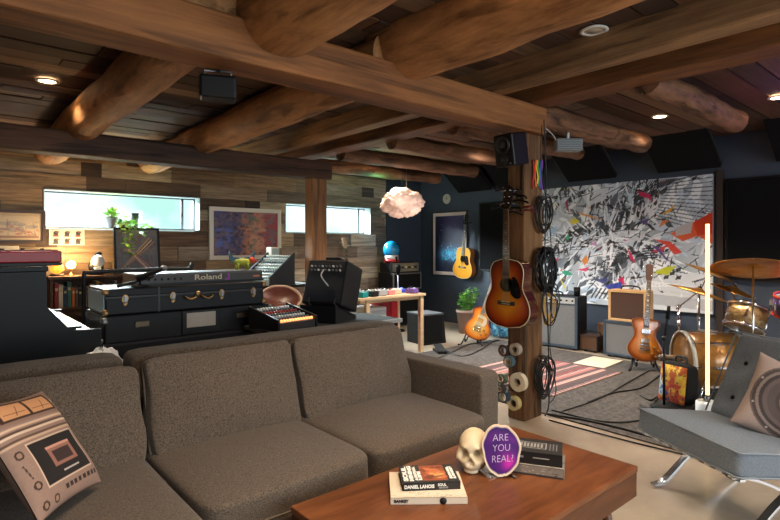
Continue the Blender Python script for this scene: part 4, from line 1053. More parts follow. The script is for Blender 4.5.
knob_w = M('pale knob', (206, 210, 208), 0.45); knob_g = M('grey knob', (96, 98, 100), 0.5); knob_o = glow('orange lit key', (255, 160, 96), 1.2); knob_r = M('red knob', (180, 50, 40), 0.5)
pm = onZ(284, 323, 0.635)
mixer('mixing_console', 'mixing desk with rows of knobs and a lit orange row behind the sofa', (2.17, 3.85, 0.634), math.radians(8), 0.36, 0.38, math.radians(12), (M('console face', (52, 48, 46), 0.5), black_plastic, knob_g), 7, 13, 0.011, [knob_o, knob_g, knob_w, knob_g, knob_r, knob_g, knob_w])
def synth_rack():
    # tilted black rack whose knob panel looks toward the trunks
    t = thing('synth_rack', 'black rack module tipped back on the desk with its knob panel toward the trunks', 'synthesizer', (2.66, 3.93, 0.634), math.radians(-66))
    T = TR(0, 0, 0.0) @ RX(math.radians(-20)); w, d, h = 0.40, 0.30, 0.40
    T = TR(0, 0.03, 0.105) @ RX(math.radians(-18))
    m = MB(T); m.b2((-w / 2, -d / 2, 0), (w / 2, d / 2, h)); m.build('case', black_tolex, t, bevel=0.012)
    f = MB(T); f.b2((-w / 2 + 0.015, -d / 2 - 0.004, 0.02), (w / 2 - 0.015, -d / 2, h - 0.02)); f.build('front_panel', M('rack panel', (32, 36, 42), 0.5), t)
    tp = MB(T); tp.b2((-w / 2 + 0.01, -d / 2 + 0.01, h), (w / 2 - 0.01, d / 2 - 0.01, h + 0.004)); tp.build('top_plate', M('grey top', (60, 60, 62), 0.5), t)
    for i in range(2):
        for j in range(9): MB(T).cyl((-0.15 + j * 0.037, -d / 2 - 0.004, 0.34 - i * 0.035), (-0.15 + j * 0.037, -d / 2 - 0.018, 0.34 - i * 0.035), 0.009, None, 8).build('knob', knob_w if (i + j) % 3 == 0 else knob_g, t)
    MB(T).tube(catmull([(-0.02, -d / 2 - 0.01, 0.31), (-0.01, -d / 2 - 0.05, 0.24), (0.06, -d / 2 - 0.02, 0.16)], 6), 0.006, 6).build('patch_cable', M('white cable', (210, 210, 206), 0.5), t)
    for x in (-0.12, 0.14): MB(T).tube(catmull([(x, -d / 2 - 0.01, 0.05), (x + 0.02, -d / 2 - 0.03, 0.0), (x + 0.05, -d / 2 - 0.0, -0.03)], 6), 0.006, 6).build('patch_cable', black_rubber, t)
    fr = MB(T); fr.b2((-0.15, -d / 2 - 0.012, 0.03), (0.12, -d / 2 - 0.004, 0.13)); fr.build('lower_module', M('module dark', (22, 30, 40), 0.4), t)
    k = MB(); k.add([(-0.18, -0.16, 0), (0.18, -0.16, 0), (0.18, 0.2, 0), (-0.18, 0.2, 0), (-0.18, -0.16, 0.145), (0.18, -0.16, 0.145), (0.18, 0.2, 0.03), (-0.18, 0.2, 0.03)], [(0, 3, 2, 1), (4, 5, 6, 7), (0, 1, 5, 4), (1, 2, 6, 5), (2, 3, 7, 6), (3, 0, 4, 7)]); k.build('wedge_base', black_matte, t)
synth_rack()
def rack_box():
    t = thing('small_interface', 'small black box on top of the tipped rack module', 'audio interface', (2.785, 3.985, 1.128), rot=(0, 0, math.radians(-66)))
    MB(RX(math.radians(-18))).box((0, 0, 0.028), (0.15, 0.12, 0.036)).build('case', black_plastic, t, bevel=0.005)
    MB(RX(math.radians(-18))).cyl((0.04, 0, 0.046), (0.04, 0, 0.062), 0.018).build('dial', knob_g, t)
    MB(RX(math.radians(-18))).box((-0.03, 0, 0.048), (0.06, 0.08, 0.003)).build('screen', M('dark screen', (60, 70, 76), 0.2), t)
rack_box()
def wall_mixer():
    # desk near the plank wall with angled console and a little pale monitor
    t = thing('side_table', 'black side table near the plank wall carrying the angled console', 'table', (2.82, 5.35, 0))
    MB().b2((-0.42, -0.3, 0.84), (0.42, 0.3, 0.87)).build('table_top', black_matte, t)
    for x in (-0.38, 0.38):
        for y in (-0.26, 0.26): MB().b2((x - 0.02, y - 0.02, 0), (x + 0.02, y + 0.02, 0.84)).build('leg', black_matte, t)
    mixer('angled_console', 'steeply angled console covered in pale knobs in front of the framed painting', (2.86, 5.32, 0.87), math.radians(-78), 0.42, 0.42, math.radians(38), (M('console teal grey', (96, 118, 120), 0.5), M('console black', (18, 24, 32), 0.5), knob_w), 8, 11, 0.012, [knob_w, knob_w, knob_g])
    p = onY(273, 260, 5.6); 
    t = thing('small_monitor', 'little pale boxy monitor behind the angled console', 'monitor', (p.x, 5.585, 0.87))
    MB().b2((-0.03, -0.02, 0), (0.03, 0.06, 0.26)).build('stand', white_plastic, t)
    MB().b2((-0.05, -0.04, 0.26), (0.09, 0.09, 0.405)).build('case', M('beige case', (200, 194, 176), 0.5), t, bevel=0.008); MB().b2((-0.04, -0.043, 0.285), (0.05, -0.04, 0.39)).build('screen', M('grey screen', (150, 170, 168), 0.25), t)
    MB().b2((0.05, -0.042, 0.275), (0.085, -0.04, 0.395)).build('side_panel', M('brown box face', (120, 96, 74), 0.6), t)
wall_mixer()
def shell_chair():
    p = onD(280, 303, 5.3)
    t = thing('shell_chair', 'reddish brown moulded shell chair by the mixing desk', 'chair', (p.x, p.y, 0), math.radians(-20))
    n, mr = 32, 10; vs = []; fs = []; zc = p.z
    T = TR(0, 0, zc) @ RX(math.radians(40)) 
    for j in range(mr + 1):
        for i in range(n):
            a = 2 * PI * i / n; q = j / mr; vs.append((0.20 * q * math.cos(a), 0.17 * q * math.sin(a), 0.075 * q * q))
    for j in range(mr):
        for i in range(n): a = j * n + i; b = j * n + (i + 1) % n; fs.append((a, b, b + n, a + n))
    leather = M('reddish brown leather', (92, 44, 32), 0.4, var=0.2, vscale=(9, 9, 9))
    m = MB(T); m.add(vs, fs, sm=True); o = m.build('backrest', leather, t); sd = o.modifiers.new('t', 'SOLIDIFY'); sd.thickness = 0.012
    MB(T).tube([(0.20 * math.cos(2 * PI * i / n), 0.17 * math.sin(2 * PI * i / n), 0.075) for i in range(n)], 0.009, 8, closed=True).build('rim', M('pale chair rim', (176, 140, 116), 0.5), t)
    cushion(0.42, 0.42, 0.08, k=6, n=8, wr=0.0, T=TR(0, -0.12, 0.5)).build('seat', leather, t)
    MB().tube(catmull([(0, 0.0, 0.5), (0, 0.13, 0.62), (0, 0.10, zc)], 6), 0.018, 10).build('back_post', dull_steel, t)
    MB().cyl((0, -0.1, 0.04), (0, -0.1, 0.47), 0.025).build('column', dull_steel, t)
    for k in range(5):
        a = 2 * PI * k / 5; MB().cyl((0, -0.1, 0.06), (0.27 * math.cos(a), -0.1 + 0.27 * math.sin(a), 0.03), 0.016).build('leg', dull_steel, t)
shell_chair()
# ================================================================ GUITARS  (local frame: front faces -Y, base of the body at z = 0)
def interp(tab, z):
    for i in range(len(tab) - 1):
        a, b = tab[i], tab[i + 1]
        if a[0] <= z <= b[0]:
            p0 = tab[max(i - 1, 0)]; p3 = tab[min(i + 2, len(tab) - 1)]; h = b[0] - a[0]; t = (z - a[0]) / h
            out = []
            for k in range(1, len(a)):
                m0 = (b[k] - p0[k]) / max(1e-6, b[0] - p0[0]) * h; m1 = (p3[k] - a[k]) / max(1e-6, p3[0] - a[0]) * h
                out.append((2 * t ** 3 - 3 * t * t + 1) * a[k] + (t ** 3 - 2 * t * t + t) * m0 + (-2 * t ** 3 + 3 * t * t) * b[k] + (t ** 3 - t * t) * m1)
            return out
    return list(tab[-1][1:])
ACOU = [(0, -0.0, 0.0), (0.006, -0.075, 0.075), (0.03, -0.142, 0.142), (0.08, -0.188, 0.188), (0.14, -0.2, 0.2), (0.205, -0.182, 0.182), (0.265, -0.148, 0.148), (0.305, -0.138, 0.138), (0.36, -0.144, 0.144), (0.41, -0.147, 0.147), (0.455, -0.133, 0.133), (0.49, -0.092, 0.092), (0.505, -0.0, 0.0)]
PAUL = [(0, 0.0, 0.0), (0.006, -0.06, 0.06), (0.03, -0.122, 0.122), (0.08, -0.160, 0.160), (0.13, -0.167, 0.167), (0.19, -0.150, 0.150), (0.25, -0.118, 0.114), (0.285, -0.112, 0.104), (0.33, -0.122, 0.112), (0.365, -0.130, 0.128), (0.385, -0.126, 0.132), (0.405, -0.108, 0.126), (0.425, -0.072, 0.100), (0.435, -0.05, 0.06), (0.44, -0.0, 0.0)]
DCUT = [(0, 0.0, 0.0), (0.006, -0.05, 0.05), (0.03, -0.112, 0.112), (0.08, -0.155, 0.155), (0.13, -0.163, 0.163), (0.19, -0.140, 0.138), (0.24, -0.112, 0.108), (0.28, -0.104, 0.098), (0.33, -0.116, 0.108), (0.375, -0.132, 0.127), (0.402, -0.136, 0.132), (0.424, -0.122, 0.118), (0.436, -0.085, 0.085), (0.44, -0.0, 0.0)]
def guitar_body(tab, depth, colf, mats, t, arch=0.0, flip=1):
    zs = sorted(set([tab[0][0], tab[0][0] + 0.0015] + [tab[-1][0] * i / 60 for i in range(61)] + [tab[-1][0] - 0.0015])); nx = 36
    vs = []; fs = []; cs = []; H = tab[-1][0]
    def wz(z):
        l, r = interp(tab, z); return (l, r) if flip > 0 else (-r, -l)
    for z in zs:
        l, r = wz(z)
        for i in range(nx + 1):
            u = i / nx; x = l + (r - l) * u; e = min(u, 1 - u) * 2 * (r - l) / 0.35
            dz = min(z, H - z) / 0.12; ed = max(0, min(1.2, math.sqrt(max(0, min(e, 1.5) * min(dz + 0.03, 1.5)))))
            vs.append((x, -depth - arch * min(1, ed) ** 0.7, z)); cs.append(lin(colf(x, z, ed)))
    for j in range(len(zs) - 1):
        for i in range(nx): a = j * (nx + 1) + i; fs.append((a, a + 1, a + nx + 2, a + nx + 1))
    m = MB(); m.add(vs, fs, sm=True); o = m.build('body', mats[0], t, vc=cs)
    ol = []
    for z in zs: ol.append((wz(z)[0], z))
    for z in reversed(zs): ol.append((wz(z)[1], z))
    n = len(ol); s = MB(); sv = [(x, -depth + 0.0005, z) for x, z in ol] + [(x, 0, z) for x, z in ol]
    s.add(sv, [(i, (i + 1) % n, n + (i + 1) % n, n + i) for i in range(n)], sm=True)
    s.add([(x, 0, z) for x, z in ol], [tuple(range(n))]); s.build('body_side', mats[1], t)
    b = MB(); b.tube([(x, -depth, z) for x, z in ol[::2]], 0.0035, 6, closed=True); b.build('binding', mats[2] if depth > 0.08 else mats[1], t)
def neck_parts(t, z0, z1, w0, w1, y, nfrets, head, tuner, board=None, inlay=True, dy=0.02):
    nb = MB(); L = z1 - z0
    vs = [(-w0 / 2, y, z0), (w0 / 2, y, z0), (w1 / 2, y, z1), (-w1 / 2, y, z1), (-w0 / 2 * 0.6, y + dy, z0), (w0 / 2 * 0.6, y + dy, z0), (w1 / 2 * 0.6, y + dy * 0.8, z1), (-w1 / 2 * 0.6, y + dy * 0.8, z1)]
    nb.add(vs, [(0, 1, 2, 3), (7, 6, 5, 4), (0, 4, 5, 1), (1, 5, 6, 2), (2, 6, 7, 3), (3, 7, 4, 0)]); nb.build('neck', maple_neck, t)
    fb = MB(); f = 0.004
    vs = [(-w0 / 2, y - f, z0), (w0 / 2, y - f, z0), (w1 / 2, y - f, z1), (-w1 / 2, y - f, z1), (-w0 / 2, y, z0), (w0 / 2, y, z0), (w1 / 2, y, z1), (-w1 / 2, y, z1)]
    fb.add(vs, [(0, 1, 2, 3), (7, 6, 5, 4), (0, 4, 5, 1), (1, 5, 6, 2), (2, 6, 7, 3), (3, 7, 4, 0)]); b = fb.build('fretboard', board or rosewood, t)
    for k in range(nfrets):
        z = z1 - L * (1 - 2 ** (-k * 1.0 / 12)) / (1 - 2 ** (-nfrets / 12.0)) * 0.97 if k else z1 - 0.004
        w = w1 + (w0 - w1) * (z1 - z) / L; MB().box((0, y - f - 0.0008, z), (w, 0.0016, 0.002)).build('fret', steel, b)
    if inlay:
        for k in (3, 5, 7, 9, 12):
            z = z1 - L * (1 - 2 ** (-(k - 0.5) / 12)) / (1 - 2 ** (-nfrets / 12.0)) * 0.97; MB().box((0, y - f - 0.0005, z), (w1 * 0.4, 0.001, 0.008)).build('inlay', cream, b)
    # headstock
    hm, hw0, hw1, hl = head; T = TR(0, y + 0.006, z1) @ RX(math.radians(-10))
    h = MB(T); h.prism([(-w1 / 2, 0), (-hw0 / 2, 0.03), (-hw1 / 2, hl), (-hw1 * 0.2, hl + 0.012), (hw1 * 0.2, hl + 0.012), (hw1 / 2, hl), (hw0 / 2, 0.03), (w1 / 2, 0)], -0.008, 0.006); hs = h.build('headstock', hm, t, bevel=0.002)
    for sx in (-1, 1):
        for k in range(3):
            z = 0.045 + k * (hl - 0.065) / 2; x = sx * (hw0 / 2 + (hw1 - hw0) / 2 * z / hl)
            p = MB(T); p.cyl((x - sx * 0.016, -0.018, z), (x - sx * 0.016, 0, z), 0.005, None, 8); p.cyl((x, 0, z), (x + sx * 0.016, 0, z), 0.003, None, 6); p.sph((x + sx * 0.02, 0, z), (0.008, 0.004, 0.007), 8, 6); p.build('tuning_peg', tuner, hs)
    return T
def strings(t, zb, zn, yb, yn, w0, w1):
    for k in range(6):
        u = k / 5 - 0.5; MB().cyl((u * w0, yb, zb), (u * w1, yn, zn), 0.0009, None, 5).build('string', strings_m, t)
def mix(a, b, t): t = max(0, min(1, t)); return tuple(x * (1 - t) + y * t for x, y in zip(a, b))
def acoustic(name, label, loc, rot, colf, side_mat, guard=True, guard_mat=None, head_mat=None, hole_ring=None, tab=ACOU):
    t = thing(name, label, 'guitar', loc, rot=rot); D = 0.105
    fbm = M('fretboard with reflection tone', (104, 82, 62), 0.35, coat=0.3)  # base colour lightened to stand for the reflection on the board
    guitar_body(tab, D, colf, (painted_gloss, side_mat, cream), t)
    y = -D - 0.0015
    MB(TR(0, y, 0.318)).lathe([(0.0005, 0), (0.048, 0)], 32, RX(PI / 2)).build('sound_hole', M('hole dark', (14, 10, 8), 0.9), t)
    MB(TR(0, y - 0.0004, 0.318)).lathe([(0.048, 0), (0.056, 0)], 32, RX(PI / 2)).build('rosette', hole_ring or cream, t)
    br = MB(); br.prism([(-0.075, 0.165), (0.075, 0.165), (0.075, 0.196), (0.03, 0.192), (-0.03, 0.192), (-0.075, 0.196)], y - 0.009, y); b = br.build('bridge', rosewood, t, bevel=0.002)
    MB().box((0, y - 0.011, 0.19), (0.075, 0.005, 0.004)).build('saddle', cream, b)
    for k in range(6): MB().sph(((k / 5 - 0.5) * 0.06, y - 0.011, 0.175), 0.0035, 8, 6).build('bridge_pin', cream, b)
    if guard:
        g = [(0.045, 0.295), (0.05, 0.335), (0.058, 0.375), (0.085, 0.362), (0.108, 0.325), (0.125, 0.262), (0.122, 0.228), (0.09, 0.218), (0.058, 0.232), (0.038, 0.26)]
        P = catmull([(x, 0, z) for x, z in g], 4, closed=True); MB().prism([(p.x, p.z) for p in P], y - 0.0025, y).build('pickguard', guard_mat or M('black guard', (16, 12, 12), 0.18, coat=0.5), t)
    T = neck_parts(t, 0.36, 0.865, 0.057, 0.044, y - 0.004, 19, (head_mat or M('head dark', (26, 16, 14), 0.25, coat=0.4), 0.068, 0.078, 0.16), steel, board=fbm)
    strings(t, 0.188, 0.868, y - 0.012, y - 0.011, 0.055, 0.036)
    MB().box((0, -0.045, 0.90), (0.075, 0.09, 0.022)).build('wall_mount', black_rubber, t, bevel=0.004)
    return t
def electric(name, label, loc, rot, tab, colf, side_mat, guard=None, mirror=1, head_mat=None, hw=(0.064, 0.074, 0.17), board=None):
    t = thing(name, label, 'guitar', loc, rot=rot); D = 0.045
    guitar_body(tab, D, colf, (painted_gloss, side_mat, cream), t, arch=0.008, flip=mirror)
    y = -D - 0.009
    for z in (0.21, 0.305):
        p = MB(); p.box((0, y - 0.004, z), (0.084, 0.012, 0.044)); q = p.build('pickup', steel if guard is None else cream, t, bevel=0.003)
        for k in range(6): MB().cyl(((k / 5 - 0.5) * 0.055, y - 0.01, z + 0.01), ((k / 5 - 0.5) * 0.055, y - 0.0115, z + 0.01), 0.003, None, 8).build('pole_screw', dull_steel, q)
    MB().box((0, y - 0.006, 0.165), (0.09, 0.012, 0.014)).build('bridge', steel, t, bevel=0.003)
    MB().cyl((-0.05, y - 0.006, 0.125), (0.05, y - 0.006, 0.125), 0.008, None, 12).build('tailpiece', steel, t)
    for (x, z) in ((0.085, 0.15), (0.125, 0.12), (0.07, 0.085), (0.11, 0.06)): MB(TR(mirror * x, y + 0.003, z)).lathe([(0.001, 0.016), (0.011, 0.016), (0.014, 0.0)], 14, RX(PI / 2)).build('control_knob', M('amber knob', (176, 120, 50), 0.3), t)
    if guard:
        P = catmull([(mirror * 0.045, 0, 0.2), (mirror * 0.05, 0, 0.32), (mirror * 0.075, 0, 0.30), (mirror * 0.09, 0, 0.25), (mirror * 0.075, 0, 0.2)], 4, closed=True); MB().prism([(p.x, p.z) for p in P], y - 0.006, y - 0.003).build('pickguard', guard, t)
    neck_parts(t, 0.345, 0.83, 0.055, 0.043, y - 0.004, 22, (head_mat or M('head black', (20, 18, 18), 0.25), *hw), steel, board=board, dy=0.03)
    strings(t, 0.127, 0.833, y - 0.016, y - 0.011, 0.052, 0.036)
    return t
def burst(inner, mid, outer, e0=0.25, e1=0.62):
    def f(x, z, ed):
        return mix(outer, mid, ed / e0) if ed < e0 else mix(mid, inner, (ed - e0) / (e1 - e0))
    return f
col_burst = burst((224, 142, 34), (170, 66, 18), (52, 14, 20), 0.55, 1.05)
GX = 3.295 - 0.004
acoustic('acoustic_guitar', 'sunburst acoustic guitar hanging on the timber column', (GX, 2.385, 0.695), (0, 0, -PI / 2), col_burst, dark_wood_side)
p = onX(468, 278, 6.59)
acoustic('acoustic_guitar', 'honey coloured acoustic guitar hanging on the blue wall beside the framed poster', (6.553, p.y + 0.01, p.z), (0, math.radians(5), -PI / 2), burst((226, 158, 48), (222, 150, 44), (206, 128, 36)), skin_amber)
# electric sunburst on its stand by the plant
p = onZ(472, 340, 0.06)
electric('electric_guitar', 'sunburst electric guitar leaning back on a stand beside the potted plant', (p.x + 0.05, p.y, 0.06), (math.radians(-14), math.radians(16), math.radians(-62)), PAUL, burst((240, 196, 110), (226, 130, 40), (110, 40, 20), 0.45, 1.0), M('red brown side', (96, 40, 26), 0.3), guard=M('pale guard', (220, 206, 180), 0.4), board=M('pale board', (176, 168, 156), 0.5))
p2 = onZ(643, 366, 0.05)
electric('electric_guitar', 'amber double cutaway electric guitar on a stand in front of the small amplifiers', (p2.x, p2.y, 0.10), (math.radians(-9), math.radians(5), math.radians(-56)), DCUT, burst((222, 152, 48), (190, 106, 24), (86, 38, 12), 0.5, 1.1), M('amber side', (140, 72, 24), 0.3), head_mat=M('head brown', (74, 46, 30), 0.35))
def gstand(label, loc, rz, h=0.42):
    t = thing('guitar_stand', label, 'guitar stand', loc, rz); m = black_plastic
    for sx in (-1, 1): MB().tube(catmull([(0, 0.13, h), (sx * 0.05, 0.07, 0.25), (sx * 0.13, -0.10, 0.02), (sx * 0.16, -0.17, 0.012)], 6), 0.011, 8).build('front_leg', m, t)
    MB().cyl((0, 0.13, h), (0, 0.30, 0.012), 0.011, None, 8).build('rear_leg', m, t)
    for sx in (-1, 1): MB().tube(catmull([(sx * 0.03, 0.08, 0.24), (sx * 0.08, 0.02, 0.07), (sx * 0.08, -0.11, 0.045), (sx * 0.08, -0.13, 0.085)], 5), 0.010, 8).build('cradle_arm', black_rubber, t)
gstand('black guitar stand under the sunburst electric guitar', (p.x + 0.06, p.y + 0.03, 0.0), math.radians(-62))
gstand('black guitar stand under the amber double cutaway guitar', (p2.x + 0.04, p2.y + 0.02, 0.018), math.radians(-56))
# far dark guitar by the plank wall
p = onY(358, 300, 6.3)
electric('bass_guitar', 'dark guitar standing against the planks beside the right window, head up', (p.x, 6.55, 0.42), (math.radians(-9), 0, math.radians(-10)), DCUT, lambda x, z, e: (40, 30, 28), M('dark side', (30, 24, 22), 0.4), head_mat=M('pale head', (150, 120, 92), 0.4))
gst = thing('guitar_rest', 'low dark wooden box behind the desk carrying the dark guitar', 'box', (p.x, 6.5, 0)); MB().b2((-0.25, -0.2, 0), (0.25, 0.28, 0.41)).build('box', rosewood, gst, bevel=0.01); MB().b2((-0.26, -0.21, 0.395), (0.26, 0.29, 0.418)).build('lid', rosewood, gst, bevel=0.004)
# ================================================================ WALL X = 6.6
def mural():
    y0, y1, z0, z1 = 2.12, 4.36, 0.53, 2.09; W, H = y1 - y0, z1 - z0
    r = Ras(330, 230, (196, 206, 216)); rr = random.Random(5)
    r.a *= (0.75 + 0.5 * r.X[..., None] * 0 + 0.25 * np.sin(r.X * 9 + r.Y * 5)[..., None] ** 2)
    greys = [(250, 252, 254), (236, 241, 246), (216, 224, 232), (172, 182, 194), (130, 140, 152), (84, 92, 104), (44, 48, 58), (24, 26, 32), (244, 247, 250), (196, 214, 232), (240, 244, 248), (206, 220, 234)]
    def shard(x, y, L, wd, a, c, al=0.9):
        ca, sa = math.cos(a), math.sin(a); asp = H / W
        pts = [(-L / 2, 0), (-L * 0.1, wd / 2), (L / 2, wd * 0.1), (L * 0.15, -wd / 2)]
        r.poly([(x + (px * ca - py * sa) * asp, y + (px * sa + py * ca)) for px, py in pts], c, al)
    for _ in range(300):
        x, y = rr.random(), rr.random(); a = rr.gauss(0.8 if x < 0.5 else 0.5, 0.8); L = rr.uniform(0.06, 0.28); shard(x, y, L, L * rr.uniform(0.10, 0.4), a, rr.choice(greys), 0.9)
    # dark drifts running across the middle and up to the top
    for (qa, qb, qc, qd, sp, cnt) in ((0.12, 0.30, 0.40, 0.62, 0.09, 60), (0.40, 0.62, 0.62, 0.98, 0.09, 80), (0.45, 0.30, 0.78, 0.52, 0.08, 60), (0.62, 0.72, 0.72, 1.0, 0.05, 40), (0.02, 0.85, 0.3, 0.98, 0.05, 26), (0.3, 0.14, 0.55, 0.28, 0.05, 40)):
        for _ in range(cnt):
            t_ = rr.random(); L = rr.uniform(0.03, 0.13); shard(qa + (qc - qa) * t_ + rr.gauss(0, sp), qb + (qd - qb) * t_ + rr.gauss(0, sp), L, L * rr.uniform(0.12, 0.4), math.atan2(qd - qb, qc - qa) + rr.gauss(0, 0.6), rr.choice([(18, 20, 26), (30, 33, 40), (52, 58, 68), (84, 92, 104)]), 0.95)
    # calm pale areas
    r.poly([(0.55, 0.0), (1, 0.0), (1, 0.3), (0.78, 0.28), (0.62, 0.16)], (214, 218, 224), 0.9); r.poly([(0.60, 0.05), (1, 0.02), (1, 0.10), (0.70, 0.12)], (150, 154, 162), 0.6); r.poly([(0.62, 0.16), (0.95, 0.2), (1, 0.15), (1, 0.18), (0.7, 0.22)], (240, 242, 246), 0.8)
    r.poly([(0.30, 0.92), (0.50, 0.99), (0.44, 0.86), (0.34, 0.82)], (222, 228, 236), 0.9); r.poly([(0.44, 0.56), (0.52, 0.62), (0.68, 0.60), (0.66, 0.54), (0.54, 0.50)], (214, 218, 224), 0.85)
    for _ in range(170):  # long pale slivers bursting outward
        a = rr.uniform(0, 2 * PI); d_ = rr.uniform(0.05, 0.5); x, y = 0.46 + d_ * math.cos(a) * 1.2, 0.55 + d_ * math.sin(a) * 0.9; L = rr.uniform(0.06, 0.2)
        if y > 0.1: shard(x, y, L, L * rr.uniform(0.05, 0.16), a + rr.gauss(0, 0.25), rr.choice([(248, 250, 252), (236, 242, 248), (214, 226, 238)]), 0.95)
    for _ in range(260):
        x, y = rr.random(), rr.uniform(0.12, 1); L = rr.uniform(0.015, 0.07); shard(x, y, L, L * rr.uniform(0.08, 0.35), rr.uniform(0, PI), rr.choice(greys + [(20, 22, 28)] * 6), 0.95)
    for _ in range(110):  # fine black strokes
        x, y = rr.random(), rr.uniform(0.2, 1); a = rr.gauss(0.7, 0.7); L = rr.uniform(0.03, 0.12); r.line(x, y, x + L * math.cos(a), y + L * math.sin(a), 0.0055, (22, 24, 30), 0.95)
    for _ in range(46):   # tiny colour flecks
        x, y = rr.random(), rr.uniform(0.15, 1); L = rr.uniform(0.012, 0.04); shard(x, y, L, L * rr.uniform(0.2, 0.5), rr.uniform(0, PI), rr.choice([(226, 60, 110), (232, 150, 50), (60, 160, 150), (90, 80, 160), (226, 206, 60), (214, 80, 50), (120, 180, 220), (190, 60, 150)]), 0.95)
    # striped fan, upper right
    for k in range(14):
        y = 0.70 + k * 0.021; r.line(0.72 + 0.005 * k, y, 1.0, y - 0.02 + 0.012 * k - 0.1, 0.007, (52, 48, 66), 0.85)
    for k in range(12): r.line(0.66 + k * 0.012, 0.90 + 0.004 * k, 0.70 + k * 0.012, 0.99, 0.006, (20, 20, 28), 0.9)
    for k in range(6): r.line(0.58 + k * 0.03, 0.66 + k * 0.02, 0.60 + k * 0.03, 0.78 + k * 0.02, 0.008, (226, 228, 232), 0.9)
    for k in range(9): r.line(0.36 + k * 0.025, 0.05, 0.40 + k * 0.025, 0.14, 0.010, (24, 24, 28), 0.9)
    for k in range(4):
        for q in range(3):
            if (k + q) % 2: r.poly([(0.74 + k * 0.03, 0.26 + q * 0.03), (0.765 + k * 0.03, 0.27 + q * 0.03), (0.76 + k * 0.03, 0.24 + q * 0.03), (0.735 + k * 0.03, 0.235 + q * 0.03)], (22, 26, 30), 0.95)
    for k in range(5): r.line(0.655, 0.39 + k * 0.018, 0.735, 0.40 + k * 0.018, 0.010, (22, 26, 32), 0.95)
    acc = [
        ((230, 90, 30), [(0.80, 0.58), (0.91, 0.66), (1.0, 0.73), (1.0, 0.50), (0.93, 0.56), (0.86, 0.52)]), ((214, 60, 30), [(0.91, 0.66), (1.0, 0.73), (1.0, 0.58), (0.93, 0.56)]), ((196, 190, 190), [(0.82, 0.62), (0.91, 0.67), (0.90, 0.58), (0.83, 0.56)]),
        ((222, 60, 40), [(0.71, 0.54), (0.80, 0.52), (0.86, 0.44), (0.82, 0.42), (0.78, 0.49)]), ((200, 40, 60), [(0.70, 0.44), (0.79, 0.50), (0.76, 0.44)]), ((196, 200, 40), [(0.70, 0.275), (0.78, 0.33), (0.83, 0.34), (0.79, 0.27)]),
        ((206, 24, 84), [(0.63, 0.92), (0.70, 0.88), (0.71, 0.82), (0.69, 0.85), (0.64, 0.88)]), ((206, 24, 84), [(0.575, 0.47), (0.59, 0.38), (0.62, 0.35), (0.60, 0.42)]), ((230, 170, 40), [(0.75, 0.72), (0.83, 0.80), (0.80, 0.74)]),
        ((230, 128, 60), [(0.80, 0.68), (0.74, 0.62), (0.76, 0.68)]), ((232, 140, 40), [(0.30, 0.36), (0.33, 0.41), (0.345, 0.36), (0.32, 0.32)]), ((226, 210, 50), [(0.22, 0.70), (0.26, 0.73), (0.29, 0.69), (0.25, 0.67)]), ((224, 150, 60), [(0.27, 0.78), (0.40, 0.72), (0.42, 0.70), (0.30, 0.75)]),
        ((30, 160, 120), [(0.16, 0.265), (0.21, 0.27), (0.25, 0.235), (0.19, 0.23)]), ((60, 170, 120), [(0.19, 0.56), (0.22, 0.59), (0.215, 0.53)]), ((220, 60, 120), [(0.10, 0.36), (0.15, 0.38), (0.14, 0.35)]), ((224, 110, 160), [(0.0, 0.52), (0.03, 0.54), (0.025, 0.48), (0.0, 0.48)]), ((226, 60, 110), [(0.27, 0.28), (0.35, 0.31), (0.33, 0.27)]),
        ((210, 30, 90), [(0.52, 0.22), (0.55, 0.24), (0.56, 0.18), (0.53, 0.18)]), ((40, 60, 160), [(0.44, 0.16), (0.54, 0.20), (0.55, 0.11), (0.48, 0.12)]), ((90, 70, 130), [(0.64, 0.68), (0.69, 0.70), (0.68, 0.64)]), ((90, 70, 130), [(0.70, 0.50), (0.78, 0.38), (0.80, 0.36), (0.74, 0.48)]), ((150, 40, 90), [(0.19, 0.86), (0.21, 0.90), (0.22, 0.76)]), ((216, 200, 70), [(0.15, 0.22), (0.20, 0.12), (0.19, 0.10)]), ((60, 66, 120), [(0.38, 0.20), (0.46, 0.23), (0.45, 0.17)]), ((150, 190, 220), [(0.08, 0.62), (0.14, 0.66), (0.12, 0.58)]), ((190, 140, 190), [(0.36, 0.50), (0.39, 0.53), (0.40, 0.48)]),
    ]
    for c, pts in acc: r.poly(pts, c, 0.95)
    t = thing('mural_art', 'huge black and white shattered abstract canvas with orange and pink shards on the blue wall', 'painting', (6.6, (y0 + y1) / 2, z0), -PI / 2)
    painted(r, W, H, 'painted_pattern', painted_satin, t, T=TR(0, -0.042, 0))
    MB().b2((-W / 2, -0.04, 0), (W / 2, -0.002, H)).build('stretcher', M('canvas edge', (150, 150, 152), 0.7), t)
mural()
struct(MB().b2((6.565, 2.02, 0), (6.6, 2.085, 2.13)).build('trim_2', M('dark brown trim', (46, 34, 28), 0.6)), 'dark brown upright trim beside the mural')
def wall_panel(y0, y1, z0, z1, label, bar=True):
    t = thing('acoustic_wall_panel', label, 'acoustic panel', (6.6, (y0 + y1) / 2, z0), -PI / 2); W, H = y1 - y0, z1 - z0
    MB().b2((-W / 2, -0.045, 0), (W / 2, 0, H)).build('cloth_face', dark_panel, t, bevel=0.006)
    f = MB(); fr = 0.018
    f.b2((-W / 2 - fr, -0.05, -fr), (-W / 2, 0, H + fr)); f.b2((W / 2, -0.05, -fr), (W / 2 + fr, 0, H + fr)); f.b2((-W / 2 - fr, -0.05, H), (W / 2 + fr, 0, H + fr)); f.b2((-W / 2 - fr, -0.05, -fr), (W / 2 + fr, 0, 0)); f.build('frame', black_plastic, t)
wall_panel(4.72, 5.42, 0.92, 1.95, 'tall black panel on the blue wall between the hanging guitar and the column')
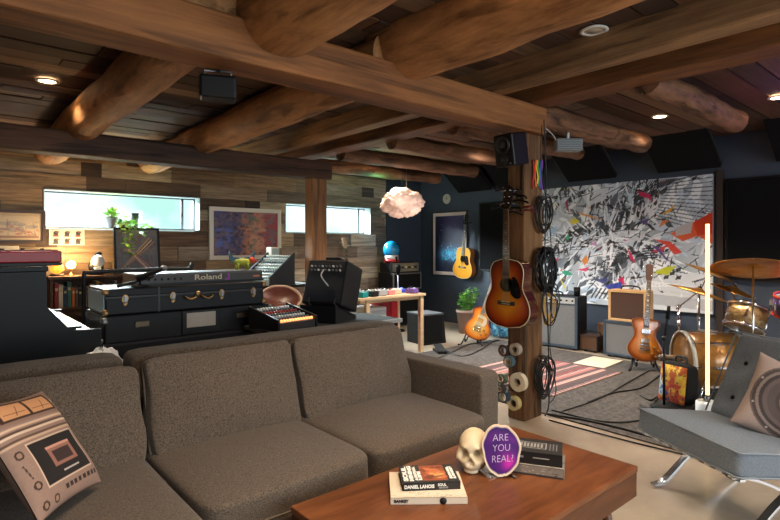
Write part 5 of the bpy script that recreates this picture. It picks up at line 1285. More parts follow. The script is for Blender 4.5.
wall_panel(0.55, 1.97, 0.94, 2.0, 'wide black panel on the blue wall behind the cymbals')
for yc, lab in ((5.49, 'angled black ceiling panel above the framed blue poster'), (4.67, 'angled black ceiling panel partly behind the column loudspeaker'), (3.52, 'angled black ceiling panel just past the column, above the pale end of the mural'), (2.35, 'angled black ceiling panel above the orange end of the mural'), (1.19, 'angled black ceiling panel above the drums')):
    t = thing('acoustic_ceiling_panel', lab, 'acoustic panel', (6.26, yc, 2.335), rot=(0, math.radians(38), 0))
    # local z is the thickness, x runs from the wall edge (low) to the room edge (high)
    MB().b2((-0.31, -0.33, 0.0), (0.31, 0.33, 0.055)).build('cloth_face', dark_panel, t, bevel=0.006)
    MB().b2((-0.31, -0.33, 0.056), (0.31, 0.33, 0.085)).build('back_frame', M('panel back', (40, 36, 32), 0.8), t)
    for sy in (-0.25, 0.25): MB().cyl((-0.20, sy, 0.08), (-0.06, sy, 0.22), 0.003, None, 6).build('hanging_wire', dull_steel, t)
r = Ras(80, 120, (16, 22, 54)); r.noise(0.1, 2)
r.a += np.exp(-(((r.X - 0.5) / 0.32) ** 2 + ((r.Y - 0.32) / 0.10) ** 2))[..., None] * np.array((0.03, 0.22, 0.42)); r.a += np.exp(-(((r.X - 0.6) / 0.5) ** 2 + ((r.Y - 0.9) / 0.2) ** 2))[..., None] * np.array((0.03, 0.01, 0.06))
r.blotch((60, 190, 220), 34, 0.01, 0.03, 0.6, (0.25, 0.2, 0.8, 0.42)); r.blotch((170, 230, 240), 16, 0.005, 0.012, 0.8, (0.2, 0.2, 0.9, 0.5)); r.blotch((190, 200, 230), 20, 0.004, 0.008, 0.7, (0.1, 0.5, 0.9, 0.9)); r.blotch((10, 12, 30), 20, 0.03, 0.08, 0.5, (0, 0, 1, 0.2))
framed('framed_poster', 'tall white mounted poster of a glowing blue cloud on navy, on the blue wall', 'picture', 6.10, 1.32, 0.80, 1.09, 0.02, M('thin black frame', (22, 22, 24), 0.4), r, wall='right', mat_w=0.055, mat_col=M('cream mount', (216, 200, 190), 0.8), x=6.598)
def clock():
    p = onX(447.5, 199, 6.6); t = thing('wall_clock', 'small round pale wall clock high on the blue wall above the poster', 'clock', (6.598, p.y, p.z), -PI / 2)
    MB().lathe([(0.001, 0), (0.075, 0), (0.085, 0.012), (0.08, 0.03), (0.07, 0.026), (0.001, 0.022)], 32, RX(PI / 2)).build('case', M('pale clock', (186, 176, 160), 0.5), t)
    MB(TR(0, -0.028, 0)).box((0.0, 0, 0.02), (0.006, 0.003, 0.05)).build('minute_hand', black_plastic, t); MB(TR(0, -0.028, 0)).box((0.015, 0, 0.0), (0.04, 0.003, 0.007)).build('hour_hand', black_plastic, t)
clock()
# ================================================================ CLOUD LAMP
def cloud():
    c = onD(402, 203, 7.2); t = thing('cloud_lamp', 'fluffy glowing cloud shaped lamp hanging from the ceiling near the corner', 'pendant lamp', c)
    rr = random.Random(4); mb = MB(); n, mr = 96, 60; vs = []; fs = []
    blobs = [Vector((rr.gauss(0, 1), rr.gauss(0, 1), rr.gauss(0, 0.8))).normalized() for _ in range(46)]; wts = [rr.uniform(0.10, 0.22) for _ in blobs]
    for j in range(mr + 1):
        for i in range(n):
            th = PI * j / mr; ph = 2 * PI * i / n; d = Vector((math.sin(th) * math.cos(ph), math.sin(th) * math.sin(ph), -math.cos(th)))
            k = max((w_ * max(0, 1 - ((d - b).length / 0.42) ** 2) ** 0.5) for b, w_ in zip(blobs, wts))
            q = 0.84 + k + 0.08 * mnoise.noise(d * 7) + 0.075 * mnoise.noise(d * 14); vs.append((d.x * 0.315 * q, d.y * 0.26 * q, d.z * 0.20 * q))
    for j in range(mr):
        for i in range(n): a = j * n + i; b = j * n + (i + 1) % n; fs.append((a, b, b + n, a + n))
    mb.add(vs, fs, sm=True)
    m = bpy.data.materials.new('cloud wool'); m.use_nodes = True; b = m.node_tree.nodes['Principled BSDF']; b.inputs['Base Color'].default_value = (*lin((226, 206, 196)), 1); b.inputs['Roughness'].default_value = 1; b.inputs['Emission Color'].default_value = (*lin((255, 190, 160)), 1); b.inputs['Emission Strength'].default_value = 0.12
    mb.build('wool_shade', m, t)
    MB().cyl((0, 0, 0.15), (0, 0, 2.5 - c.z), 0.004, None, 6).build('cord', black_rubber, t); MB().cyl((0.08, 0, 0.15), (0.08, 0, 2.5 - c.z), 0.003, None, 6).build('hanging_wire', dull_steel, t)
    MB().lathe([(0.001, 0), (0.05, 0), (0.05, -0.02), (0.001, -0.03)], 20, TR(0, 0, 2.5 - c.z)).build('ceiling_rose', white_plastic, t)
    for dx, dz in ((-0.36, 0.02), (0.1, -0.28)):
        L = bpy.data.lights.new('cloud_light', 'POINT'); L.energy = 2.0; L.color = (1, 0.75, 0.62); L.shadow_soft_size = 0.1; o = bpy.data.objects.new('cloud_light', L); COL.objects.link(o); o.location = c + Vector((dx, -0.4, dz))
cloud()
# ================================================================ AMPLIFIERS (front faces local -Y)
def amp(name, label, loc, rz, W, D, H, shell, grille, front_frame=0.03, strip=None, handle_=True, knobs=0, feet=True, grille_z=None, cat='amplifier', tilt=None, inset=None):
    t = thing(name, label, cat, loc, rz); z0 = 0.02 if feet else 0.0
    sh = MB(); sh.b2((-W / 2, -D / 2 + 0.012, z0), (W / 2, D / 2, H)); sh.build('cabinet', shell, t, bevel=0.012)
    fr = MB(); f = front_frame
    gz0, gz1 = z0 + f, (H - f if strip is None else H - strip - f * 0.6)
    fr.b2((-W / 2, -D / 2, z0), (-W / 2 + f, -D / 2 + 0.02, H)); fr.b2((W / 2 - f, -D / 2, z0), (W / 2, -D / 2 + 0.02, H)); fr.b2((-W / 2 + f, -D / 2, z0), (W / 2 - f, -D / 2 + 0.02, gz0)); fr.b2((-W / 2 + f, -D / 2, gz1), (W / 2 - f, -D / 2 + 0.02, gz1 + f * 0.5)); fr.b2((-W / 2 + f, -D / 2, H - f * 0.4), (W / 2 - f, -D / 2 + 0.02, H)); fr.build('front_frame', inset or shell, t, bevel=0.004)
    MB().b2((-W / 2 + f, -D / 2 + 0.008, gz0), (W / 2 - f, -D / 2 + 0.013, gz1)).build('grille_cloth', grille, t)
    if strip:
        MB().b2((-W / 2 + f, -D / 2 + 0.004, gz1 + f * 0.5), (W / 2 - f, -D / 2 + 0.012, H - f * 0.4)).build('control_panel', M('pale control panel', (196, 198, 196), 0.4, 0.3), t)
        zc = (gz1 + f * 0.5 + H - f * 0.4) / 2
        for i in range(knobs): MB().cyl((-W / 2 + 0.06 + i * (W - 0.12) / max(1, knobs - 1), -D / 2 + 0.005, zc), (-W / 2 + 0.06 + i * (W - 0.12) / max(1, knobs - 1), -D / 2 - 0.012, zc), 0.012, 0.010, 12).build('knob', black_plastic, t)
    if handle_: MB().tube(catmull([(-0.11, 0, H), (-0.09, 0, H + 0.035), (0, 0, H + 0.045), (0.09, 0, H + 0.035), (0.11, 0, H)], 5), 0.009, 8).build('handle', black_rubber, t)
    if feet:
        for sx in (-1, 1):
            for sy in (-1, 1): MB().cyl((sx * (W / 2 - 0.05), sy * (D / 2 - 0.05), 0), (sx * (W / 2 - 0.05), sy * (D / 2 - 0.05), 0.022), 0.02, None, 12).build('foot', black_rubber, t)
    return t
AR = -PI / 2 + math.radians(6)
amp('guitar_amplifier', 'large black combo amplifier with grey blue frame behind the column', (6.10, 3.80, 0), AR, 0.72, 0.30, 0.66, black_tolex, grille_grey, 0.035, strip=0.085, knobs=9, inset=blue_tolex)
cp = onX(577, 284, 6.10)
t = thing('black_cup', 'black cup standing on the large combo amplifier', 'cup', (6.10, cp.y, 0.662)); MB().lathe([(0.001, 0), (0.036, 0), (0.042, 0.11), (0.038, 0.11), (0.033, 0.008), (0.001, 0.008)], 24).build('cup', black_matte, t)
c2 = onZ(604, 356, 0.0)
amp('speaker_cabinet', 'grey fronted blue vinyl amplifier with a small tan amplifier on top', (6.12, 2.83, 0), -PI / 2 + 0.03, 0.52, 0.28, 0.42, blue_tolex, grille_grey, 0.03, handle_=False, feet=True)
tan = M('tan tweed', (206, 168, 118), 0.8, rgb2=(184, 144, 96), vscale=(200, 200, 200))
amp('guitar_amplifier', 'small tan framed amplifier with brown cloth, stacked on the grey fronted amplifier', (6.12, 2.83, 0.422), -PI / 2 + 0.05, 0.43, 0.22, 0.36, tan, M('brown grille cloth', (70, 48, 38), 0.95, bump=0.3, bscale=500), 0.03, feet=False)
amp('practice_amplifier', 'tiny brown amplifier on the floor between the two larger amplifiers', (6.14, 3.31, 0), -PI / 2, 0.22, 0.2, 0.20, M('brown vinyl', (64, 44, 34), 0.6), M('brown gold grille', (88, 62, 42), 0.95), 0.018, handle_=True)
amp('wooden_box', 'small light brown box behind the tiny brown amplifier', (6.38, 3.20, 0), -PI / 2, 0.24, 0.2, 0.33, M('box wood', (120, 84, 58), 0.6), M('box wood face', (104, 74, 52), 0.7), 0.02, handle_=False, feet=False, cat='box')
# amp tower against the plank wall corner
silver_face = M('amp head face', (120, 118, 108), 0.4, 0.4)
p = onY(400, 300, 6.5)
amp('bass_cabinet', 'black loudspeaker cabinet on the floor in the corner under the amplifier tower', (p.x, 6.5, 0), 0, 0.62, 0.4, 0.58, black_tolex, grille_dark, 0.03, handle_=False)
amp('speaker_cabinet', 'black loudspeaker box with pale edge strips, middle of the corner tower', (p.x, 6.5, 0.582), 0, 0.62, 0.38, 0.27, black_tolex, grille_dark, 0.022, handle_=False, feet=False, inset=M('pewter edge', (120, 120, 120), 0.4, 0.5))
hd = amp('amplifier_head', 'grey faced amplifier head on top of the corner tower', (p.x, 6.5, 0.855), 0, 0.62, 0.30, 0.17, black_tolex, silver_face, 0.014, handle_=False, feet=False)
for i in range(7): MB().cyl((-0.22 + i * 0.072, -0.142, 0.085), (-0.22 + i * 0.072, -0.162, 0.085), 0.017, 0.014, 12).build('knob', cream if i % 2 else black_plastic, hd)
q = onY(391.5, 266, 6.46)
t = thing('dome_ornament', 'shiny blue domed ornament on a white and red base, on the corner amplifier', 'ornament', (q.x, 6.46, 1.027))
m = MB(); m.lathe([(0.09, 0.10), (0.128, 0.125), (0.14, 0.19), (0.128, 0.26), (0.09, 0.31), (0.04, 0.335), (0.001, 0.34)], 32); m.build('dome', M('blue gloss', (22, 120, 170), 0.12, coat=0.6), t)
MB().lathe([(0.001, 0.045), (0.115, 0.045), (0.11, 0.11), (0.001, 0.115)], 28).build('collar', white_plastic, t); MB().lathe([(0.001, 0.0), (0.125, 0.0), (0.12, 0.046), (0.001, 0.046)], 28).build('base', red_paint, t)
MB().lathe([(0.001, -0.02), (0.06, -0.02), (0.066, 0), (0.001, 0.012)], 24, TR(0.02, -0.112, 0.235) @ RX(math.radians(82))).build('face_plate', M('dark visor', (24, 40, 70), 0.15), t)
MB().box((0.0, -0.118, 0.045), (0.03, 0.02, 0.09)).build('front_tab', black_plastic, t)
mp = onY(398, 292, 6.0)
t = thing('desk_microphone', 'grey microphone on a thin stand in front of the corner tower', 'microphone', (mp.x, 6.0, 0))
MB().cyl((0, 0, 0.01), (0, 0, 0.86), 0.008, None, 8).build('stand', dull_steel, t); MB().lathe([(0.001, 0), (0.11, 0), (0.1, 0.02), (0.001, 0.03)], 24).build('base', black_matte, t); MB().lathe([(0.02, 0.85), (0.028, 0.88), (0.04, 0.92), (0.042, 0.97), (0.03, 1.0), (0.001, 1.005)], 16).build('head', grille_dark, t)
# ================================================================ PEDAL TABLE
def pedal_table():
    x0, x1, y0, y1, zt = 3.53, 4.55, 4.60, 5.12, 0.715
    t = thing('work_table', 'pale topped table with birch legs covered in effect pedals', 'table', (x0, y0, 0))
    MB().b2((0, 0, zt - 0.03), (x1 - x0, y1 - y0, zt)).build('table_top', pale_wood, t, bevel=0.004)
    MB().b2((0.05, 0.05, zt - 0.07), (x1 - x0 - 0.05, y1 - y0 - 0.05, zt - 0.03)).build('apron', pale_wood, t)
    for x in (0.14, x1 - x0 - 0.045):
        for y in (0.045, y1 - y0 - 0.045): MB().b2((x - 0.024, y - 0.024, 0), (x + 0.024, y + 0.024, zt - 0.03)).build('leg', pale_wood, t)
    cols = [('teal', (20, 140, 140)), ('black', (24, 24, 26)), ('silver', (170, 170, 172)), ('pink', (214, 130, 130)), ('cream', (220, 204, 170)), ('charcoal', (50, 50, 54)), ('white', (216, 216, 214)), ('blue', (50, 70, 190)), ('orange', (206, 110, 50)), ('brown', (110, 76, 56)), ('grey', (110, 112, 116)), ('purple', (110, 80, 150))]
    spots = [(0.10, 0.07), (0.26, 0.09), (0.40, 0.12), (0.55, 0.14), (0.69, 0.20), (0.20, 0.26), (0.36, 0.30), (0.84, 0.26), (0.52, 0.34), (0.10, 0.40), (0.68, 0.40), (0.88, 0.10)]
    for (nm, c), (x, y) in zip(cols, spots):
        w, d, h = random.uniform(0.08, 0.13), random.uniform(0.09, 0.13), random.uniform(0.04, 0.07)
        p = thing('effects_pedal', nm + ' effects pedal on the pale topped table', 'effects pedal', (x0 + x, y0 + y, zt), random.uniform(-0.3, 0.3), group='effects pedals on the work table')
        MB().b2((-w / 2, -d / 2, 0.003), (w / 2, d / 2, h)).build('case', M('pedal ' + nm, c, 0.4), p, bevel=0.006)
        for k in (-1, 1): MB().cyl((k * w * 0.25, d * 0.2, h), (k * w * 0.25, d * 0.2, h + 0.016), 0.012, 0.01, 12).build('knob', knob_w if nm in ('black', 'charcoal', 'blue', 'teal') else black_plastic, p)
        MB().cyl((0, -d * 0.25, h), (0, -d * 0.25, h + 0.012), 0.009, None, 12).build('foot_switch', steel, p)
        if nm == 'blue': MB().sph((0, d * 0.05, h + 0.004), 0.012, 10, 8).build('blue_light', glow('blue led', (60, 90, 255), 14.0), p)
        MB().b2((-w / 2 + 0.01, -d / 2 + 0.01, 0), (w / 2 - 0.01, d / 2 - 0.01, 0.004)).build('rubber_base', black_rubber, p)
    # things under the table
    r_ = thing('red_cabinet', 'bright red upright cabinet under the pedal table', 'cabinet', (4.17, 4.93, 0)); MB().b2((-0.12, -0.10, 0), (0.12, 0.10, 0.62)).build('body', red_paint, r_, bevel=0.004)
    MB().b2((0.015, -0.108, 0.01), (0.118, -0.10, 0.61)).build('door', M('red door', (196, 30, 44), 0.4), r_); MB().b2((-0.118, -0.108, 0.01), (-0.005, -0.10, 0.61)).build('door', M('dark red door', (140, 16, 28), 0.4), r_); MB().cyl((0.03, -0.112, 0.35), (0.03, -0.112, 0.42), 0.006, None, 8).build('handle', steel, r_)
    w_ = thing('white_drawers', 'white plastic drawer unit under the table next to the red cabinet', 'drawer unit', (3.87, 4.87, 0)); MB().b2((-0.16, -0.15, 0), (0.15, 0.15, 0.58)).build('body', white_plastic, w_, bevel=0.006)
    for k in range(3): d_ = MB().b2((-0.14, -0.162, 0.03 + k * 0.18), (0.13, -0.15, 0.19 + k * 0.18)).build('drawer', M('white drawer', (200, 202, 202), 0.35), w_, bevel=0.004); MB().b2((-0.04, -0.168, 0.10 + k * 0.18), (0.03, -0.162, 0.12 + k * 0.18)).build('handle', M('grey handle', (140, 140, 142), 0.5), d_)
pedal_table()
def floor_wedge():
    p = onD(426, 345, 7.1)
    t = thing('subwoofer', 'black floor loudspeaker beside the pedal table', 'loudspeaker', (p.x, p.y, 0), math.radians(-8))
    m = MB(); m.prism([(-0.18, 0), (0.20, 0), (0.15, 0.40), (-0.18, 0.40)], -0.18, 0.18); m.build('cabinet', black_tolex, t, bevel=0.01); MB().b2((-0.15, -0.188, 0.03), (0.13, -0.18, 0.37)).build('grille', grille_dark, t); MB().b2((-0.185, -0.185, 0.385), (0.155, 0.185, 0.402)).build('top_rim', M('grey rim', (90, 92, 96), 0.5), t)
    t = thing('volume_pedal', 'small black foot pedal lying on the rug in front of the floor loudspeaker', 'foot pedal', (*onZ(440, 352, 0.012).xy, 0.012), math.radians(-30))
    MB().b2((-0.06, -0.12, 0), (0.06, 0.12, 0.03)).build('base', black_plastic, t, bevel=0.005); m = MB(TR(0, 0, 0.05) @ RX(0.2)); m.b2((-0.05, -0.11, -0.006), (0.05, 0.11, 0.006)); m.cyl((-0.04, 0, -0.02), (0.04, 0, -0.02), 0.016, None, 10); m.build('treadle', black_rubber, t)
floor_wedge()
def corner_plant():
    p = onD(467, 334, 7.85); p.z = 0
    t = thing('potted_plant', 'bushy green plant in a dusty pink pot on the floor by the blue wall', 'potted plant', p)
    MB().lathe([(0.001, 0), (0.115, 0), (0.15, 0.30), (0.16, 0.30), (0.16, 0.345), (0.145, 0.345), (0.135, 0.29), (0.001, 0.29)], 32).build('pot', pot_pink, t)
    MB().lathe([(0.001, 0.295), (0.136, 0.295)], 20).build('soil', soil, t)
    f = MB(); s = MB(); rr = random.Random(12)
    for _ in range(22):
        a = rr.uniform(0, 2 * PI); e = rr.uniform(0.02, 0.14); top = Vector((math.cos(a) * e * 1.5, math.sin(a) * e * 1.5, rr.uniform(0.45, 0.66))); P = catmull([(0.05 * math.cos(a), 0.05 * math.sin(a), 0.29), tuple(top * 0.7 + Vector((0, 0, 0.09))), tuple(top)], 5); s.tube(P, 0.005, 5)
        for k in range(8):
            c = P[rr.randrange(2, len(P))]; b = rr.uniform(0, 2 * PI); leaf(f, c, (math.cos(b), math.sin(b), rr.uniform(0.1, 1.2)), (0, 0, 1), rr.uniform(0.07, 0.11), 0.045)
    f.build('foliage', leaf_green, t); s.build('stem', leaf_green, t)
corner_plant()
def painted_bag(name, label, loc, rz, W, D, H, ras, side, tilt=0.0):
    t = thing(name, label, 'bag', loc, rot=(tilt, 0, rz))
    def half(u): return W / 2 * (1 - 0.25 * max(0, u - 0.55) ** 1.2 / 0.37)
    mb = cushion(W, D, H, k=5, n=12, puff=0.0, wr=0.012, T=TR(0, 0, H / 2 + 0.008)); mb.build('body', side, t)
    painted(ras, W * 0.9, H * 0.88, 'front_pocket', painted_print, t, func=lambda x, z, u, v: (x, -D / 2 - 0.004 - 0.03 * max(0, (1 - (2 * u - 1) ** 4) * (1 - (2 * v - 1) ** 4)), z + H * 0.06))
    MB().tube(catmull([(-0.05, 0, H), (-0.04, 0, H + 0.05), (0.04, 0, H + 0.05), (0.05, 0, H)], 5), 0.009, 8).build('grab_handle', black_rubber, t)
    for sx in (-1, 1): MB().tube(catmull([(sx * W * 0.25, D / 2, H * 0.85), (sx * W * 0.3, D / 2 + 0.05, H * 0.5), (sx * W * 0.3, D / 2 + 0.01, H * 0.1)], 6), 0.012, 8).build('shoulder_strap', black_rubber, t)
r = Ras(80, 100, (40, 110, 150)); r.blotch((120, 190, 214), 40, 0.03, 0.12, 0.5); r.blotch((20, 60, 100), 40, 0.02, 0.1, 0.5); r.blotch((200, 226, 230), 16, 0.02, 0.05, 0.6)
b = onZ(499, 339, 0)
painted_bag('blue_backpack', 'blue swirly patterned bag standing on the rug behind the column guitar', (b.x + 0.1, b.y + 0.02, 0.012), math.radians(-50), 0.30, 0.16, 0.36, r, M('blue bag', (34, 84, 116), 0.8))
r = Ras(90, 110, (190, 90, 40)); r.blotch((226, 180, 60), 30, 0.04, 0.14, 0.6); r.blotch((170, 40, 40), 26, 0.03, 0.1, 0.6, (0.2, 0, 1, 0.6)); r.blotch((150, 180, 200), 20, 0.03, 0.1, 0.7, (0, 0.2, 0.35, 0.7)); r.blotch((40, 30, 40), 40, 0.01, 0.04, 0.8); r.blotch((30, 60, 120), 10, 0.03, 0.07, 0.7, (0, 0, 0.5, 0.4)); r.blotch((236, 214, 90), 14, 0.02, 0.06, 0.7, (0.2, 0.7, 0.9, 1))
b = onD(680, 407, 4.27)
painted_bag('printed_backpack', 'colourful yellow and red printed backpack with black sides by the bass drum', (b.x, b.y + 0.02, 0.012), math.radians(-104), 0.25, 0.16, 0.33, r, black_matte, tilt=math.radians(-8))
# ================================================================ RUGS
def rugs():
    r = Ras(240, 360, (72, 65, 60)); n1 = RNG.random((360, 240)); n2 = np.kron(RNG.random((180, 120)), np.ones((2, 2))); r.a *= (0.35 + 0.7 * n1 + 0.9 * n2 ** 2)[..., None]
    for k in range(26): x = random.random(); r.line(x, random.random(), x + random.uniform(-0.3, 0.3), random.random(), 0.004, (60, 58, 58), 0.5)
    for k in range(40):
        y = k / 40; r.rect(0, y, 1, y + 0.006, (84, 80, 80), 0.35)
    t = tag(painted(r, 2.32, 4.22, 'area_rug', painted_print, None, T=TR(4.72, 0.35, 0.011) @ RX(-PI / 2)), 'large mottled grey woven rug under the music gear', 'rug')
    o = t.modifiers.new('t', 'SOLIDIFY'); o.thickness = 0.01; o.offset = -1
    r = Ras(160, 130, (110, 62, 60)); 
    for k in range(22):
        y = k / 22; c = random.choice([(140, 70, 72), (84, 64, 64), (156, 100, 96), (72, 60, 62), (170, 130, 122), (116, 62, 64), (96, 78, 76)]); r.rect(0, y, 1, y + 1 / 22, c)
        if k % 3 == 0:
            for i in range(26): r.poly([(i / 26, y), ((i + 0.5) / 26, y + 0.045), ((i + 1) / 26, y)], (206, 160, 150), 0.7)
    r.noise(0.18, 1); r.rect(0, 0, 0.03, 1, (80, 56, 56)); r.rect(0.97, 0, 1, 1, (80, 56, 56))
    t = tag(painted(r, 1.3, 1.1, 'kilim_rug', painted_print, None, T=TR(4.62, 2.52, 0.019) @ RX(-PI / 2)), 'red and pink striped flat rug on the grey rug', 'rug'); o = t.modifiers.new('t', 'SOLIDIFY'); o.thickness = 0.006; o.offset = -1
    t = thing('doormat', 'small cream mat lying beside the striped red rug in front of the amplifiers', 'mat', (5.55, 2.92, 0.0125), math.radians(4)); MB().b2((-0.25, -0.17, 0.0), (0.25, 0.17, 0.006)).build('mat', M('cream mat', (206, 190, 166), 0.9, var=0.1, vscale=(20, 20, 20)), t, bevel=0.002)
    for i in range(24): MB().b2((-0.27, -0.165 + i * 0.0143, 0.001), (-0.25, -0.160 + i * 0.0143, 0.004)).build('fringe', M('cream mat', (206, 190, 166)), t)
rugs()
def cable(label, pts, r=0.006, mat=None, name='floor_cable', cat='cable', z=None, n=10):
    P = catmull(pts, n); o = MB().tube(P, r, 6).build(name, mat or black_rubber); tag(o, label, cat); return o
fz = lambda u, v, z=0.018: tuple(onZ(u, v, z))
cable('thick black cable along the near edge of the grey rug', [fz(549, 420, 0.008), fz(590, 431, 0.008), fz(640, 444, 0.008), fz(690, 456, 0.008), fz(720, 466, 0.008)], 0.0055)
cable('black cable running along the rug from the column toward the lounge chair', [fz(548, 414), fz(585, 420), fz(620, 428), fz(650, 436), fz(690, 444)], 0.009)
cable('black cable looping over the grey rug past the lounge chair', [fz(552, 410), fz(600, 421), fz(640, 420), fz(668, 408), fz(690, 420)], 0.007)
cable('thin black cable curving across the middle of the grey rug', [fz(588, 402), fz(612, 393), fz(640, 388), fz(656, 378), fz(664, 372)], 0.006)
cable('thin black cable beside the striped rug', [fz(560, 412), fz(600, 398), fz(632, 380), fz(650, 370)], 0.005)
cable('black cable on the rug left of the column, near the potted plant', [fz(446, 350), fz(462, 356), fz(480, 350), fz(492, 342), fz(500, 340)], 0.006)
cable('black cable coming out by the floor loudspeaker', [fz(438, 358), fz(452, 352), fz(470, 344), fz(488, 342)], 0.006)
cable('tangled black cable by the microphone stand', [fz(640, 395), fz(650, 400), fz(658, 396), fz(650, 408), fz(640, 404), fz(652, 412), fz(668, 410)], 0.006)
# ================================================================ COLUMN GEAR
def column_speaker():
    c = onD(511, 150, 3.72)
    t = thing('monitor_speaker', 'black studio loudspeaker mounted high on the timber column', 'loudspeaker', c, rot=(math.radians(10), 0, math.radians(-92)))
    W, D, H = 0.165, 0.17, 0.225
    MB().b2((-W / 2, -D / 2, -H / 2), (W / 2, D / 2, H / 2)).build('cabinet', black_plastic, t, bevel=0.012)
    m = MB(TR(0.0, -D / 2, 0.04)); m.lathe([(0.001, 0.0), (0.02, 0.004), (0.03, -0.008), (0.048, 0.004), (0.056, 0.008), (0.06, 0.004), (0.06, 0.0)], 32, RX(PI / 2)); m.build('woofer', M('woofer cone', (34, 34, 36), 0.4), t)
    m = MB(TR(0.0, -D / 2, -0.062)); m.lathe([(0.001, 0.007), (0.012, 0.004), (0.02, -0.002), (0.028, 0.006), (0.031, 0.0)], 24, RX(PI / 2)); m.build('tweeter', M('tweeter', (50, 50, 52), 0.3), t)
    MB().sph((0.05, -D / 2 - 0.001, -0.09), 0.005, 8, 6).build('badge', steel, t)
    b = MB(); b.cyl((0.0, D / 2, 0), (0.03, D / 2 + 0.06, 0.0), 0.014, None, 10); b.build('bracket_mount', black_matte, t)
column_speaker()
cx = 3.295; cyy = 2.307
def capo(u, v, lab, s=1.0, ang=0.0, red=False):
    p = onX(u, v, cx - 0.02); t = thing('capo', lab, 'guitar capo', p, rot=(ang, 0, -PI / 2), group='spring capos clipped on the column')
    m = M('capo red', (110, 40, 36), 0.4) if red else black_plastic
    MB().tube(catmull([(-0.05 * s, 0, 0.012), (0, -0.006, 0.016), (0.03 * s, 0, 0.012), (0.036 * s, 0.004, -0.012)], 5), 0.007, 8).build('upper_jaw', m, t)
    MB().tube(catmull([(-0.055 * s, 0, -0.02), (-0.01, -0.008, -0.012), (0.03 * s, 0, -0.03), (0.045 * s, 0, -0.04)], 5), 0.007, 8).build('lower_jaw', m, t)
    MB().tube([(0.004 * math.cos(k) - 0.005, -0.012 + 0.0015 * k, 0.004 * math.sin(k)) for k in np.arange(0, 14, 0.6)], 0.002, 6).build('spring', dull_steel, t)
for i, (u, v, lab) in enumerate(((504, 188, 'black capo clipped at the top of the cluster beside the guitar head'), (514, 192, 'second black capo down the cluster, just right of the guitar head'), (520, 198, 'black capo at the outer right of the cluster on the column'), (501, 206, 'black capo beside the guitar neck, lower in the cluster'), (515, 210, 'lowest black capo of the cluster on the column'))): capo(u, v, lab, 1.5, (-0.3, 0.4, 0.2, -0.5, 0.1)[i])
capo(528, 208, 'dull red capo at the low right of the cluster on the column', 1.0, 0.7, True)
# striped lanyards on the near face
yy = cyy - 0.012
def lanyard(u, c, nm, dz):
    p = onY(u, 160, yy); q = onY(u, 186 + dz, yy); t = thing('lanyard', nm + ' ribbon strap hanging high on the near face of the column', 'ribbon', p, group='rainbow ribbons on the column')
    L = p.z - q.z; vs = []; fs = []; n = 10
    for i in range(n + 1):
        f = i / n; y = -0.004 - 0.006 * math.sin(f * 7 + u); vs += [(-0.009, y, -L * f), (0.009, y, -L * f)]
    for i in range(n): a = i * 2; fs.append((a, a + 1, a + 3, a + 2))
    o = MB().add(vs, fs, sm=True).build('ribbon', M('ribbon ' + nm, c, 0.7), t); s_ = o.modifiers.new('t', 'SOLIDIFY'); s_.thickness = 0.002
    MB().cyl((0, 0.012, 0.0), (0, -0.012, 0.0), 0.004, None, 8).build('peg', dull_steel, t)
for u, c, nm, dz in ((533.2, (206, 40, 34), 'red', 3), (535, (236, 120, 30), 'orange', 1), (536.8, (240, 206, 50), 'yellow', -2), (538.2, (60, 150, 70), 'green', 0), (539.6, (60, 90, 190), 'blue', 2), (541, (130, 70, 160), 'purple', 4)): lanyard(u, c, nm, dz)
def hank(u, v, rx, rz_, loops, lab, r=0.005, name='coiled_cable', mat=None, y=None, seed=1, tie=True):
    p = onY(u, v, y if y is not None else cyy - 0.03); t = thing(name, lab, 'cable', p); rr = random.Random(seed)
    pts = []
    for k in range(loops * 16):
        a = 2 * PI * k / 16; q = (0.80 + 0.22 * math.sin((k // 16) * 2.3 + seed)) * (1 + 0.05 * math.sin(k * 0.37 + seed)) + 0.05 * rr.uniform(-1, 1); pts.append((rx * q * math.sin(a) * (0.65 + 0.35 * abs(math.cos(a * 0.5))), -0.004 - 0.045 * (0.5 + 0.5 * math.sin(k * 0.19 + seed)), rz_ * q * math.cos(a)))
    MB().tube(catmull(pts, 2), r, 6).build('coil', mat or black_rubber, t)
    MB().tube([(rx * 0.1 + 0.014 * math.cos(a), -0.016 + 0.026 * math.sin(a), rz_ * 0.98) for a in np.arange(0, 2 * PI, 0.5)], 0.005, 6, closed=True).build('tie', M('grey tie', (90, 90, 92), 0.6), t)
    MB().cyl((0, 0.034, rz_ * 0.93), (0, -0.03, rz_ * 0.95), 0.005, None, 8).build('peg', dull_steel, t)
hank(541.5, 215, 0.105, 0.14, 7, 'black coiled cable hanging at guitar neck height on the near face of the column', seed=2)
hank(541.5, 376, 0.125, 0.155, 10, 'black coiled cable hanging low on the near face of the column', 0.005, seed=5)
yel = M('yellow cable jacket', (196, 150, 40), 0.5)
hank(546, 308, 0.08, 0.13, 5, 'yellow coiled cable hanging beside the guitar body', 0.004, mat=yel, seed=7, y=cyy - 0.02)
hank(549, 306, 0.11, 0.16, 3, 'loose black cable loops around the yellow cable on the column', 0.0045, seed=9, y=cyy - 0.10)
